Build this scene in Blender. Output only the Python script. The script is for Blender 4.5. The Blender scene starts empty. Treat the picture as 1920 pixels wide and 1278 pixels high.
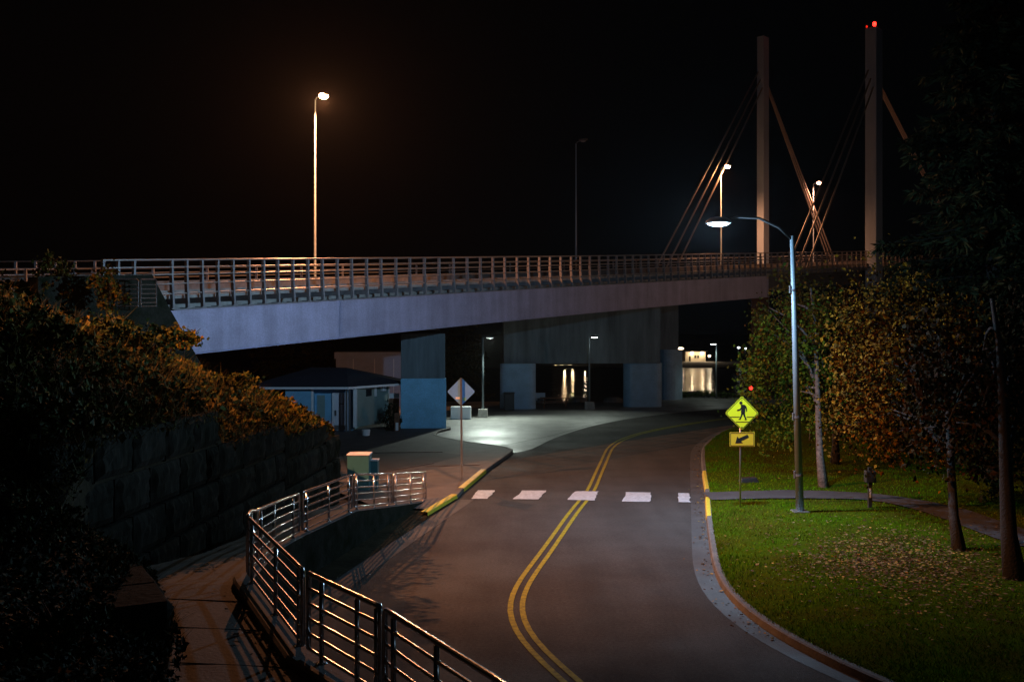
import bpy, bmesh, math, random
from mathutils import Vector, noise
import numpy as np
R = math.radians
SC = bpy.context.scene
COL = SC.collection
# ------------------------------------------------------------------ camera, world, exposure
F, HZ, CZ = 1867.0, 620.0, 5.75          # focal length in photo pixels, horizon row, eye height over the road
cam = bpy.data.objects.new('camera', bpy.data.cameras.new('camera'))
COL.objects.link(cam)
cam.location = (0, 0, CZ)
cam.rotation_euler = (R(90), 0, 0)
cam.data.sensor_width = 36.0
cam.data.lens = F * 36 / 1920
cam.data.shift_y = (HZ - 639) / 1920
cam.data.clip_end = 3000
SC.camera = cam
wd = bpy.data.worlds.new('World')
SC.world = wd
wd.use_nodes = True
wd.node_tree.nodes['Background'].inputs[0].default_value = (0.75, 0.85, 1.0, 1)
wd.node_tree.nodes['Background'].inputs[1].default_value = 0.0006
SC.view_settings.view_transform = 'Standard'
SC.view_settings.look = 'None'
SC.view_settings.exposure = 0
SC.view_settings.gamma = 1
SC.cycles.use_denoising = True
SC.cycles.max_bounces = 6
SC.cycles.sample_clamp_indirect = 4
SC.render.film_transparent = False

ORANGE = (1.0, 0.37, 0.15)
COOL = (0.42, 0.70, 1.0)
LOTW = (0.86, 1.0, 0.88)

rng = random.Random(7)
nr = np.random.default_rng(11)

def W(x, y, Y):
    return Vector(((x - 960) / F * Y, Y, CZ - (y - HZ) / F * Y))
def G(x, y, z=0.0):
    Y = F * (CZ - z) / (y - HZ)
    return Vector(((x - 960) / F * Y, Y, z))

# ------------------------------------------------------------------ materials
def mat(name, col, rough=0.7, metal=0.0, var=0.0, scale=3.0, bump=0.0, bscale=None, col2=None, spec=0.5, attr=False, emit=None, estr=0.0, stretch=(1, 1, 1), rvar=0.0):
    m = bpy.data.materials.new(name)
    m.use_nodes = True
    nt = m.node_tree
    b = nt.nodes['Principled BSDF']
    b.inputs['Base Color'].default_value = (*col, 1)
    b.inputs['Roughness'].default_value = rough
    b.inputs['Metallic'].default_value = metal
    b.inputs['Specular IOR Level'].default_value = spec
    geo = nt.nodes.new('ShaderNodeNewGeometry')
    mp = nt.nodes.new('ShaderNodeMapping')
    mp.inputs['Scale'].default_value = stretch
    nt.links.new(geo.outputs['Position'], mp.inputs['Vector'])
    if attr:
        a = nt.nodes.new('ShaderNodeAttribute')
        a.attribute_name = 'tint'
        nt.links.new(a.outputs['Color'], b.inputs['Base Color'])
    elif var or col2:
        n = nt.nodes.new('ShaderNodeTexNoise')
        n.inputs['Scale'].default_value = scale
        n.inputs['Detail'].default_value = 8
        n.inputs['Roughness'].default_value = 0.65
        nt.links.new(mp.outputs[0], n.inputs['Vector'])
        r = nt.nodes.new('ShaderNodeValToRGB')
        c2 = col2 or tuple(c * (1 - var) for c in col)
        r.color_ramp.elements[0].position = 0.32
        r.color_ramp.elements[1].position = 0.68
        r.color_ramp.elements[0].color = (*c2, 1)
        r.color_ramp.elements[1].color = (*(min(1, c * (1 + var)) for c in col), 1)
        nt.links.new(n.outputs['Fac'], r.inputs['Fac'])
        nt.links.new(r.outputs['Color'], b.inputs['Base Color'])
    if rvar:
        n3 = nt.nodes.new('ShaderNodeTexNoise')
        n3.inputs['Scale'].default_value = 0.35
        n3.inputs['Detail'].default_value = 5
        nt.links.new(geo.outputs['Position'], n3.inputs['Vector'])
        mr = nt.nodes.new('ShaderNodeMapRange')
        mr.inputs['From Min'].default_value = 0.35
        mr.inputs['From Max'].default_value = 0.65
        mr.inputs['To Min'].default_value = max(0.05, rough - rvar)
        mr.inputs['To Max'].default_value = rough + rvar
        nt.links.new(n3.outputs['Fac'], mr.inputs['Value'])
        nt.links.new(mr.outputs[0], b.inputs['Roughness'])
    if bump:
        n2 = nt.nodes.new('ShaderNodeTexNoise')
        n2.inputs['Scale'].default_value = bscale or scale * 8
        n2.inputs['Detail'].default_value = 6
        nt.links.new(mp.outputs[0], n2.inputs['Vector'])
        bp = nt.nodes.new('ShaderNodeBump')
        bp.inputs['Strength'].default_value = bump
        bp.inputs['Distance'].default_value = 0.03
        nt.links.new(n2.outputs['Fac'], bp.inputs['Height'])
        nt.links.new(bp.outputs[0], b.inputs['Normal'])
    if emit:
        b.inputs['Emission Color'].default_value = (*emit, 1)
        b.inputs['Emission Strength'].default_value = estr
    return m

M = dict(
    asphalt=mat('asphalt', (0.045, 0.043, 0.041), 0.84, var=0.17, scale=0.45, bump=0.7, bscale=60, rvar=0.12, spec=0.16),
    lot=mat('lot_asphalt', (0.17, 0.17, 0.163), 0.50, var=0.22, scale=0.6, bump=0.5, bscale=40, rvar=0.10),
    patch=mat('tar', (0.02, 0.02, 0.02), 0.95, spec=0.05),
    concrete=mat('concrete', (0.30, 0.29, 0.27), 0.85, var=0.25, scale=2.2, bump=0.3, bscale=30),
    walk=mat('walk_concrete', (0.085, 0.08, 0.078), 0.8, var=0.25, scale=1.4, bump=0.3, bscale=30),
    kerb=mat('kerb_concrete', (0.095, 0.09, 0.085), 0.8, var=0.35, scale=2.5, bump=0.4, bscale=25),
    gutter=mat('gutter_concrete', (0.040, 0.040, 0.041), 0.75, var=0.3, scale=1.2, bump=0.3, bscale=30, rvar=0.15),
    path=mat('path_concrete', (0.105, 0.085, 0.065), 0.85, var=0.3, scale=1.6, bump=0.4, bscale=22),
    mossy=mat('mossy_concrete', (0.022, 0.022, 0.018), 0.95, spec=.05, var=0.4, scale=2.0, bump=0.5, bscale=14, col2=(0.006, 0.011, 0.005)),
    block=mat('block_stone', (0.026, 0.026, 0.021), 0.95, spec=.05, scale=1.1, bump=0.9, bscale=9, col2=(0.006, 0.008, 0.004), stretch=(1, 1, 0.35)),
    girder=mat('girder_paint', (0.40, 0.38, 0.53), 0.55, var=0.20, scale=1.1, stretch=(1, 1, 0.10), bump=0.12, bscale=1.4),
    dark_steel=mat('dark_steel', (0.10, 0.10, 0.105), 0.55, var=0.2, scale=1.5),
    post=mat('post_paint', (0.22, 0.22, 0.235), 0.5, 0.0, var=0.15, scale=3),
    pylon=mat('pylon_paint', (0.52, 0.66, 0.84), 0.6, var=0.12, scale=0.5, stretch=(1, 1, 0.2)),
    brail=mat('bridge_rail', (0.45, 0.43, 0.41), 0.42, 0.8),
    arm=mat('arm_black', (0.02, 0.02, 0.02), 0.6),
    lamp_faint=mat('faint_lens', (0.5, 0.5, 0.5), 0.3, emit=(0.85, 1, 0.9), estr=1.0),
    cable=mat('cable', (0.40, 0.36, 0.32), 0.45, 0.3),
    pier_up=mat('pier_concrete', (0.13, 0.17, 0.19), 0.85, var=0.35, scale=1.0, stretch=(1.6, 1.6, 0.18), bump=0.3, bscale=12),
    column=mat('column_painted', (0.26, 0.42, 0.58), 0.75, var=0.08, scale=1.0, bump=0.15, bscale=14),
    pier_low=mat('pier_painted', (0.22, 0.54, 0.80), 0.75, var=0.08, scale=1.0, bump=0.15, bscale=14),
    galv=mat('galvanised', (0.45, 0.46, 0.47), 0.32, 0.85, var=0.15, scale=6),
    rail=mat('rail_steel', (0.66, 0.64, 0.63), 0.20, 0.9, var=0.12, scale=5),
    pole=mat('pole_steel', (0.14, 0.18, 0.20), 0.5, 0.2, var=0.12, scale=3),
    housing=mat('lamp_housing', (0.10, 0.10, 0.10), 0.5, 0.3),
    yellow=mat('yellow_line', (0.36, 0.32, 0.015), 0.7, spec=.1, scale=7, col2=(0.13, 0.115, 0.02), bump=0.3, bscale=45),
    kyellow=mat('kerb_yellow', (0.62, 0.52, 0.03), 0.6, scale=5, col2=(0.45, 0.37, 0.03), bump=0.3, bscale=25),
    white=mat('white_line', (0.52, 0.56, 0.60), 0.6, scale=7.0, col2=(0.27, 0.29, 0.31), bump=0.3, bscale=45),
    lawn=mat('lawn_soil', (0.040, 0.085, 0.003), 0.95, scale=0.5, col2=(0.050, 0.045, 0.006), bump=0.7, bscale=22, spec=0.0),
    leaf=mat('leaf', (0.1, 0.1, 0.03), 0.7, attr=True, spec=0.06),
    blade=mat('blade', (0.1, 0.1, 0.03), 0.9, attr=True, spec=0.0),
    bark=mat('bark', (0.020, 0.017, 0.014), 0.9, var=0.5, scale=6, bump=0.8, bscale=20),
    pale_bark=mat('pale_bark', (0.22, 0.20, 0.18), 0.85, scale=7, col2=(0.06, 0.055, 0.05), bump=0.5, bscale=20, stretch=(1, 1, 1.4)),
    soil=mat('soil', (0.022, 0.019, 0.010), 0.95, var=0.5, scale=1.2, bump=0.8, bscale=8, spec=0.1),
    rock=mat('rock', (0.12, 0.115, 0.11), 0.9, var=0.4, scale=1.5, bump=0.8, bscale=5),
    sign_y=mat('sign_yellow', (0.84, 0.92, 0.02), 0.45),
    sign_a=mat('sign_amber', (0.78, 0.55, 0.03), 0.45),
    black=mat('black_paint', (0.012, 0.012, 0.012), 0.5),
    alu=mat('sign_back', (0.15, 0.37, 0.72), 0.6, 0.1, var=0.08, scale=4),
    sticker=mat('sticker', (0.75, 0.76, 0.78), 0.5),
    sticker_g=mat('green_sticker', (0.20, 0.45, 0.30), 0.5),
    siding=mat('siding', (0.18, 0.44, 0.66), 0.7, var=0.1, scale=2),
    siding_g=mat('siding_side', (0.20, 0.29, 0.28), 0.7, var=0.1, scale=2),
    trim=mat('trim_white', (0.75, 0.77, 0.80), 0.6, var=0.06, scale=3),
    door=mat('door_paint', (0.70, 0.72, 0.80), 0.5, var=0.05, scale=3),
    roof=mat('roof_shingle', (0.018, 0.028, 0.05), 0.85, var=0.3, scale=6, bump=0.5, bscale=20),
    cabinet=mat('cabinet_green', (0.035, 0.15, 0.17), 0.5, var=0.1, scale=4),
    rust=mat('rust_wood', (0.16, 0.075, 0.04), 0.8, var=0.4, scale=5),
    shed=mat('metal_panel', (0.36, 0.40, 0.54), 0.6, var=0.08, scale=1.5),
    glass=mat('dark_glass', (0.015, 0.018, 0.022), 0.1),
    warm_wall=mat('far_wall', (0.55, 0.48, 0.36), 0.8, var=0.1, scale=1),
    red_lit=mat('red_lens', (0.3, 0.01, 0.01), 0.3, emit=(1, 0.02, 0.012), estr=6),
    red_dim=mat('red_lens_dim', (0.3, 0.01, 0.01), 0.3, emit=(1, 0.03, 0.01), estr=0.6),
    lamp_orange=mat('sodium_lens', (0.5, 0.4, 0.3), 0.3, emit=(1, 0.50, 0.22), estr=60),
    lamp_pink=mat('pink_lens', (0.5, 0.4, 0.3), 0.3, emit=(1, 0.42, 0.26), estr=22),
    lamp_cool=mat('cool_lens', (0.5, 0.5, 0.5), 0.3, emit=(0.72, 0.92, 1.0), estr=9),
    lamp_lot=mat('lot_lens', (0.5, 0.5, 0.5), 0.3, emit=(0.9, 1, 0.95), estr=10),
    lamp_warm=mat('warm_lens', (0.5, 0.5, 0.5), 0.3, emit=(1, 0.72, 0.42), estr=13),
    lamp_far=mat('far_lens', (0.5, 0.5, 0.5), 0.3, emit=(0.85, 0.95, 1.0), estr=4),
    lens_off=mat('unlit_lens', (0.25, 0.25, 0.25), 0.3),
)

def roughen_asphalt(m, amount):
    nt = m.node_tree; b = nt.nodes['Principled BSDF']
    src = b.inputs['Base Color'].links[0].from_socket
    geo = nt.nodes.new('ShaderNodeNewGeometry')
    out = src
    for sc, st, am in ((14.0, (1, 1, 1), amount), (48.0, (1, 1, 1), amount * 1.3), (1.3, (1.0, .12, 1), amount * .8)):
        mp = nt.nodes.new('ShaderNodeMapping'); mp.inputs['Scale'].default_value = st
        n = nt.nodes.new('ShaderNodeTexNoise'); n.inputs['Scale'].default_value = sc; n.inputs['Detail'].default_value = 4
        nt.links.new(geo.outputs['Position'], mp.inputs['Vector']); nt.links.new(mp.outputs[0], n.inputs['Vector'])
        mr = nt.nodes.new('ShaderNodeMapRange')
        for k, v in zip(('From Min', 'From Max', 'To Min', 'To Max'), (.3, .7, 1 - am, 1 + am)): mr.inputs[k].default_value = v
        nt.links.new(n.outputs['Fac'], mr.inputs['Value'])
        mx = nt.nodes.new('ShaderNodeMix'); mx.data_type = 'RGBA'; mx.blend_type = 'MULTIPLY'; mx.inputs[0].default_value = 1
        nt.links.new(out, mx.inputs[6]); nt.links.new(mr.outputs[0], mx.inputs[7]); out = mx.outputs[2]
    nt.links.new(out, b.inputs['Base Color'])
for k in ('asphalt', 'lot', 'walk', 'path', 'pier_low', 'column', 'girder'): roughen_asphalt(M[k], .22 if k in ('asphalt', 'lot') else .12)

# ------------------------------------------------------------------ mesh helpers
class MB:
    def __init__(s):
        s.v = []; s.f = []; s.c = []
    def quad(s, a, b, c, d):
        n = len(s.v); s.v += [tuple(a), tuple(b), tuple(c), tuple(d)]; s.f.append((n, n + 1, n + 2, n + 3)); return s
    def poly(s, pts):
        n = len(s.v); s.v += [tuple(p) for p in pts]; s.f.append(tuple(range(n, n + len(pts)))); return s
    def hexa(s, p):   # 8 points: bottom ring 0-3, top ring 4-7
        n = len(s.v); s.v += [tuple(q) for q in p]
        for q in ((3, 2, 1, 0), (4, 5, 6, 7), (0, 1, 5, 4), (1, 2, 6, 5), (2, 3, 7, 6), (3, 0, 4, 7)):
            s.f.append(tuple(n + i for i in q))
        return s
    def box(s, x0, x1, y0, y1, z0, z1):
        return s.hexa([(x0, y0, z0), (x1, y0, z0), (x1, y1, z0), (x0, y1, z0), (x0, y0, z1), (x1, y0, z1), (x1, y1, z1), (x0, y1, z1)])
    def obox(s, c, ux, uy, hx, hy, z0, z1):   # box with horizontal axes ux, uy
        c = Vector(c); ux = Vector(ux); uy = Vector(uy)
        r = [c - ux * hx - uy * hy, c + ux * hx - uy * hy, c + ux * hx + uy * hy, c - ux * hx + uy * hy]
        return s.hexa([(p.x, p.y, z0) for p in r] + [(p.x, p.y, z1) for p in r])
    def bar(s, a, b, w, h=None):   # rectangular bar
        a = Vector(a); b = Vector(b); h = h or w
        d = (b - a).normalized()
        u = d.cross(Vector((0, 0, 1)))
        u = Vector((1, 0, 0)) if u.length < 1e-4 else u.normalized()
        t = u.cross(d)
        r = [(-w / 2, -h / 2), (w / 2, -h / 2), (w / 2, h / 2), (-w / 2, h / 2)]
        return s.hexa([a + u * i + t * j for i, j in r] + [b + u * i + t * j for i, j in r])
    def tube(s, pts, r, seg=8, cap=True):
        pts = [Vector(p) for p in pts]
        rs = r if isinstance(r, (list, tuple)) else [r] * len(pts)
        n0 = len(s.v); u = None
        for i, p in enumerate(pts):
            d = (pts[min(i + 1, len(pts) - 1)] - pts[max(i - 1, 0)]).normalized()
            if u is None:
                u = d.orthogonal().normalized()
            u = (u - d * u.dot(d)).normalized()
            w = d.cross(u)
            for k in range(seg):
                a = 2 * math.pi * k / seg
                s.v.append(tuple(p + (u * math.cos(a) + w * math.sin(a)) * rs[i]))
        for i in range(len(pts) - 1):
            for k in range(seg):
                a = n0 + i * seg + k; b = n0 + i * seg + (k + 1) % seg
                s.f.append((a, b, b + seg, a + seg))
        if cap:
            s.f.append(tuple(n0 + k for k in reversed(range(seg))))
            s.f.append(tuple(n0 + (len(pts) - 1) * seg + k for k in range(seg)))
        return s
    def lathe(s, c, prof, seg=20):   # prof: (radius, z)
        n0 = len(s.v)
        for r, z in prof:
            for k in range(seg):
                a = 2 * math.pi * k / seg
                s.v.append((c[0] + r * math.cos(a), c[1] + r * math.sin(a), c[2] + z))
        for i in range(len(prof) - 1):
            for k in range(seg):
                a = n0 + i * seg + k; b = n0 + i * seg + (k + 1) % seg
                s.f.append((a, b, b + seg, a + seg))
        s.f.append(tuple(n0 + k for k in reversed(range(seg))))
        s.f.append(tuple(n0 + (len(prof) - 1) * seg + k for k in range(seg)))
        return s
    def ell(s, c, rx, ry, rz, seg=12, rings=7):
        n0 = len(s.v)
        for i in range(1, rings):
            t = math.pi * i / rings
            for k in range(seg):
                a = 2 * math.pi * k / seg
                s.v.append((c[0] + rx * math.sin(t) * math.cos(a), c[1] + ry * math.sin(t) * math.sin(a), c[2] - rz * math.cos(t)))
        for i in range(rings - 2):
            for k in range(seg):
                a = n0 + i * seg + k; b = n0 + i * seg + (k + 1) % seg
                s.f.append((a, b, b + seg, a + seg))
        bt = len(s.v); s.v += [(c[0], c[1], c[2] - rz), (c[0], c[1], c[2] + rz)]
        for k in range(seg):
            s.f.append((bt, n0 + (k + 1) % seg, n0 + k))
            q = n0 + (rings - 2) * seg
            s.f.append((bt + 1, q + k, q + (k + 1) % seg))
        return s
    def grid(s, rows):   # rows: list of equal-length point lists
        n0 = len(s.v); m = len(rows[0])
        for r in rows: s.v += [tuple(p) for p in r]
        for i in range(len(rows) - 1):
            for j in range(m - 1):
                a = n0 + i * m + j
                s.f.append((a, a + 1, a + m + 1, a + m))
        return s
    def prism(s, pts, off):   # extrude polygon pts (3D) by vector off
        n = len(s.v); k = len(pts); off = Vector(off)
        s.v += [tuple(p) for p in pts] + [tuple(Vector(p) + off) for p in pts]
        s.f.append(tuple(n + i for i in reversed(range(k)))); s.f.append(tuple(n + k + i for i in range(k)))
        for i in range(k):
            j = (i + 1) % k
            s.f.append((n + i, n + j, n + k + j, n + k + i))
        return s

def origin_of(o):
    p = Vector((0, 0, 0))
    while o is not None:
        p += o.location; o = o.parent
    return p
def obj(name, mb, m, parent=None, smooth=False, bevel=0.0, label=None, cat=None, group=None, kind=None, cols=None, at=None):
    me = bpy.data.meshes.new(name)
    base = origin_of(parent) if parent is not None else Vector((0, 0, 0))
    loc = (Vector(at) - base) if at is not None else Vector((0, 0, 0))
    sh = base + loc
    v = np.asarray(mb.v, dtype=float) - np.array(sh)
    me.from_pydata(v.tolist(), [], mb.f)
    me.materials.append(m)
    if cols is not None:
        a = me.attributes.new('tint', 'FLOAT_COLOR', 'FACE')
        arr = np.ones((len(mb.f), 4)); arr[:, :3] = cols
        a.data.foreach_set('color', arr.ravel())
    if not cols is not None and len(mb.f) < 60000:
        bm = bmesh.new(); bm.from_mesh(me); bmesh.ops.recalc_face_normals(bm, faces=bm.faces); bm.to_mesh(me); bm.free()
    if smooth:
        me.polygons.foreach_set('use_smooth', [True] * len(me.polygons))
    o = bpy.data.objects.new(name, me); COL.objects.link(o)
    o.location = loc
    if parent is not None: o.parent = parent
    if bevel:
        b = o.modifiers.new('bevel', 'BEVEL'); b.width = bevel; b.segments = 2; b.limit_method = 'ANGLE'
    tag(o, label, cat, group, kind)
    return o
def tag(o, label=None, cat=None, group=None, kind=None):
    if label: o['label'] = label
    if cat: o['category'] = cat
    if group: o['group'] = group
    if kind: o['kind'] = kind
    return o
def thing(name, loc, label, cat, group=None):
    o = bpy.data.objects.new(name, None); COL.objects.link(o)
    o.location = loc; o.empty_display_size = 0.3
    return tag(o, label, cat, group)
def light(name, loc, col, power, radius=0.12, parent=None, spot=None, aim=None, blend=0.6, wide=None):
    l = bpy.data.lights.new(name, 'SPOT' if spot else 'POINT')
    l.color = col; l.energy = power; l.shadow_soft_size = radius
    if spot: l.spot_size = R(spot); l.spot_blend = blend
    if wide is not None:      # luminaire distribution: weaker straight down, stronger towards the sides
        l.use_nodes = True; nt = l.node_tree; em = nt.nodes['Emission']
        tc = nt.nodes.new('ShaderNodeTexCoord'); sx = nt.nodes.new('ShaderNodeSeparateXYZ')
        ab = nt.nodes.new('ShaderNodeMath'); ab.operation = 'ABSOLUTE'
        sd = nt.nodes.new('ShaderNodeMapRange'); sd.interpolation_type = 'SMOOTHSTEP'
        for k, v in zip(('From Min', 'From Max', 'To Min', 'To Max'), (-.9, .35, 1.0, .16)): sd.inputs[k].default_value = v
        mr = nt.nodes.new('ShaderNodeMapRange'); mr.interpolation_type = 'SMOOTHSTEP'
        for k, v in zip(('From Min', 'From Max', 'To Min', 'To Max'), (.12, .42, 0, 1)): mr.inputs[k].default_value = v
        mx = nt.nodes.new('ShaderNodeMix')
        rp = nt.nodes.new('ShaderNodeValToRGB'); cr = rp.color_ramp
        cr.elements[0].position = .40; cr.elements[0].color = (.17, .17, .17, 1); cr.elements[1].position = 1.0; cr.elements[1].color = (wide, wide, wide, 1)
        e_ = cr.elements.new(.62); e_.color = (.24, .24, .24, 1)
        nt.links.new(ab.outputs[0], rp.inputs[0]); nt.links.new(rp.outputs[0], mx.inputs[3])
        nt.links.new(tc.outputs['Normal'], sx.inputs[0]); nt.links.new(sx.outputs['Z'], ab.inputs[0]); nt.links.new(sx.outputs['X'], sd.inputs['Value'])
        nt.links.new(ab.outputs[0], mr.inputs['Value']); nt.links.new(mr.outputs[0], mx.inputs[0]); nt.links.new(sd.outputs[0], mx.inputs[2])
        nt.links.new(mx.outputs[0], em.inputs['Strength'])
    o = bpy.data.objects.new(name, l); COL.objects.link(o)
    o.location = Vector(loc) - (origin_of(parent) if parent else Vector((0, 0, 0)))
    if parent: o.parent = parent
    if aim is not None:
        o.rotation_euler = (Vector(aim) - Vector(loc)).to_track_quat('-Z', 'Y').to_euler()
    return o
def lerp(xs, ys, x):
    return float(np.interp(x, xs, ys))
def fbm(x, y, s=1.0, z=0.0):
    return noise.fractal(Vector((x * s, y * s, z)), 1.0, 2.0, 4)

# ------------------------------------------------------------------ ground, road, water
def shore(x): 
    t = min(1, max(0, (x - 7.5) / 5)); return 80.5 + 8 * t * t * (3 - 2 * t)
XS = np.r_[-70:70:1.5]
obj('road', MB().grid([[(x, -25 + (shore(x) + .6 + 25) * f, 0) for x in XS] for f in np.linspace(0, 1, 12)]), M['asphalt'], kind='structure')
bank = MB().grid([[(x, shore(x) + y + .8 * fbm(x, y, .3) * (y > .1), z + .4 * fbm(x, y, .5) * (y > .1)) for x in np.arange(-70, 90, 1.5)] for y, z in ((0, -.12), (1.2, -.3), (2.8, -.9), (5, -1.6), (7, -2.3), (10, -3.4))])
obj('shore_bank', bank, M['rock'], kind='structure')
obj('ground', MB().grid([[(x, y, -0.35) for x in (-320, -60, 60, 320)] for y in (-300, -25, 79)]), M['soil'], kind='structure')

# ---- edges traced on the road plane
yl = [(1086, 1290), (1071.5, 1277), (1029, 1241), (1000, 1216), (976, 1188), (962.5, 1156), (961.5, 1134), (968.5, 1112), (987, 1083), (1022, 1037), (1051, 995), (1075, 960), (1108, 921), (1118.5, 895), (1131.7, 866), (1143, 839.6), (1161, 826), (1190, 815), (1234, 804.6), (1277.5, 797), (1321, 790), (1365, 784), (1448, 775)]
kerb_r = [(1680, 1305), (1615, 1277), (1560, 1252), (1522, 1235), (1485, 1212), (1445, 1192), (1407, 1165), (1382, 1142), (1358, 1120), (1343, 1092), (1334, 1060), (1329, 1020), (1325, 992), (1323, 960), (1321, 921), (1317, 895), (1314, 866), (1315, 842), (1330, 828), (1350, 813), (1374, 804.6), (1425, 794.5), (1500, 787), (1620, 780)]
gut_r = [(1640, 1305), (1570, 1277), (1510, 1250), (1460, 1225), (1400, 1190), (1360, 1157), (1341, 1144), (1317, 1114), (1303, 1085), (1298, 1058), (1297, 1020), (1296.5, 992), (1296, 960), (1295, 921), (1294, 895), (1293.5, 866), (1295, 845), (1306.5, 831), (1330, 816), (1353, 807), (1410, 794), (1490, 785), (1620, 777)]
def smooth_line(pts, n=90):
    p = np.array([[q.x, q.y] for q in pts])
    s = np.r_[0, np.cumsum(np.hypot(*np.diff(p, axis=0).T))]
    t = np.linspace(0, s[-1], n)
    q = np.stack([np.interp(t, s, p[:, 0]), np.interp(t, s, p[:, 1])], 1)
    for _ in range(6):
        q[1:-1] = (q[:-2] + 2 * q[1:-1] + q[2:]) / 4
    return q
def normals(q):
    d = np.gradient(q, axis=0); d /= np.linalg.norm(d, axis=1)[:, None]
    return np.stack([d[:, 1], -d[:, 0]], 1)      # to the right of travel
YL = smooth_line([G(*p) for p in yl]); YN = normals(YL)
KR = smooth_line([G(*p) for p in kerb_r]); KN = normals(KR)
GR = smooth_line([G(*p) for p in gut_r])
def strip(q, n, a, b, z):
    return MB().grid([[(*(p + m * a), z), (*(p + m * b), z)] for p, m in zip(q, n)])
for off in (-0.125, 0.125):
    obj('road_marking', strip(YL, YN, off - .058, off + .058, 0.010), M['yellow'], kind='structure')
# crosswalk stripes
for q in ([(195, 683), (305, 683), (255, 738), (145, 738)], [(480, 685), (635, 685), (580, 742), (420, 740)], [(820, 690), (968, 690), (940, 748), (768, 745)], [(1145, 695), (1305, 698), (1303, 757), (1123, 755)], [(1480, 700), (1555, 703), (1557, 760), (1482, 760)]):
    p = [G(840 + a / 3.43, 720 + b / 3.43) for a, b in q]
    rows = []
    for i in range(7):
        t = i / 6; l = p[0].lerp(p[3], t); r = p[1].lerp(p[2], t)
        row = [l.lerp(r, j / 9) for j in range(10)]
        row[0].x += .03 * rng.uniform(-1, 1); row[-1].x += .03 * rng.uniform(-1, 1)
        rows.append([(v.x, v.y + (0.025 * rng.uniform(-1, 1) if i in (0, 6) else 0), .016) for v in row])
    obj('crosswalk_stripe', MB().grid(rows), M['white'], kind='structure')
# white edge line on the far side of the bend
el = smooth_line([G(*p) for p in [(1130, 770), (1180, 766.5), (1240, 763), (1310, 759.8), (1390, 757)]], 30)
obj('road_edge_marking', strip(el, normals(el), -.05, .05, 0.012), M['white'], kind='structure')
# gutter and kerb on the right
obj('road_gutter', MB().grid([[(*a, .006), (*b, .006)] for a, b in zip(GR, KR)]), M['gutter'], kind='structure')
kb = MB()
kb.grid([[(*(p), 0), (*(p + n * .025), .13), (*(p + n * .06), .15), (*(p + n * .17), .152), (*(p + n * .19), .02)] for p, n in zip(KR, KN)])
obj('road_kerb', kb, M['kerb'], kind='structure')
def kerb_paint(y0, y1, nm='kerb_paint'):
    sel = [(p, n) for p, n in zip(KRf, KNf) if y0 <= p[1] <= y1]
    m = MB().grid([[(*(p - n * .006), .004), (*(p + n * .02), .134), (*(p + n * .055), .156), (*(p + n * .15), .158)] for p, n in sel])
    obj(nm, m, M['kyellow'], kind='structure')
KRf = smooth_line([G(*p) for p in kerb_r], 400); KNf = normals(KRf)
kerb_paint(G(0, 925).y, G(0, 888).y)
kerb_paint(G(0, 976).y, G(0, 938).y)
# parking lot sheet on the far side
lot_edge = [(700, 905), (760, 862), (985, 850), (1030, 824), (1100, 800), (1180, 784), (1290, 771), (1390, 764), (1600, 756)]
lp = [G(*p) for p in lot_edge]
lot = MB()
lot.grid([[(*a, .005), (a[0], shore(a[0]) + .5, .005)] for a in smooth_line(lp, 60)])
obj('parking_lot', lot, M['lot'], kind='structure')
lot2 = MB().grid([[(-45, y, .0055), (lp[0].x + .0, y, .0055)] for y in (40, 60, 81)])
obj('parking_lot', lot2, M['lot'], kind='structure')
# tar seams and patches
for seam in ([(880, 845), (960, 832), (1040, 815), (1130, 790)],):
    s = smooth_line([G(*p) for p in seam], 40)
    s += nr.normal(0, .01, s.shape)
    obj('road_seam', strip(s, normals(s), -.02, .02, .007), M['patch'], kind='structure')

# left pavement with kerb
pav = [(805, 962), (858, 934), (869, 921), (912, 885), (940, 865), (957, 853), (962, 847), (950, 842), (915, 837), (870, 831), (832, 824), (816, 819), (820, 812), (845, 806), (845, 803), (560, 803), (480, 850), (560, 900), (700, 955)]
pp = [G(x, y, 0.0) for x, y in pav]
pv = MB()
pv.poly([(p.x, p.y, .13) for p in pp])
for i in range(15):
    a, b = pp[i], pp[i + 1]
    pv.quad((a.x, a.y, 0), (b.x, b.y, 0), (b.x, b.y, .13), (a.x, a.y, .13))
obj('pavement', pv, M['walk'], kind='structure')
kl = smooth_line(pp[:14], 160); kln = normals(kl)
m = MB().grid([[(*(p + n * .01), .0), (*(p + n * .005), .125), (*(p - n * .03), .142), (*(p - n * .16), .142), (*(p - n * .165), .12)] for p, n in zip(kl, kln)])
obj('pavement_kerb', m, M['kerb'], kind='structure')
def left_paint(a, b):
    A, B = G(*a), G(*b)
    q = np.linspace([A.x, A.y], [B.x, B.y], 14); n = normals(q)
    m = MB().grid([[(*(p + k * .02), .004), (*(p + k * .014), .135), (*(p - k * .025), .150), (*(p - k * .2), .150), (*(p - k * .21), .1)] for p, k in zip(q, n)])
    obj('kerb_paint', m, M['kyellow'], kind='structure')
left_paint((801, 968), (857, 934)); left_paint((869, 922), (911, 886))
bed = [(640, 850), (705, 850), (830, 848), (868, 853), (812, 868), (735, 882), (655, 892)]
obj('driveway', MB().poly([(*G(x, y, .13).xy, .137) for x, y in bed]), mat('dark_drive', (0.03, 0.03, 0.032), 0.8, var=.3, scale=1, bump=.4, bscale=30), kind='structure')
for a, b in (((650, 849), (830, 847.3)), ((725, 883), (812, 868)), ((800, 874), (900, 871))):
    A, B = G(*a, .13), G(*b, .13)
    obj('pavement_joint', MB().bar((A.x, A.y, .14), (B.x, B.y, .14), .10, .03), M['kerb'], kind='structure')
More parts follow.
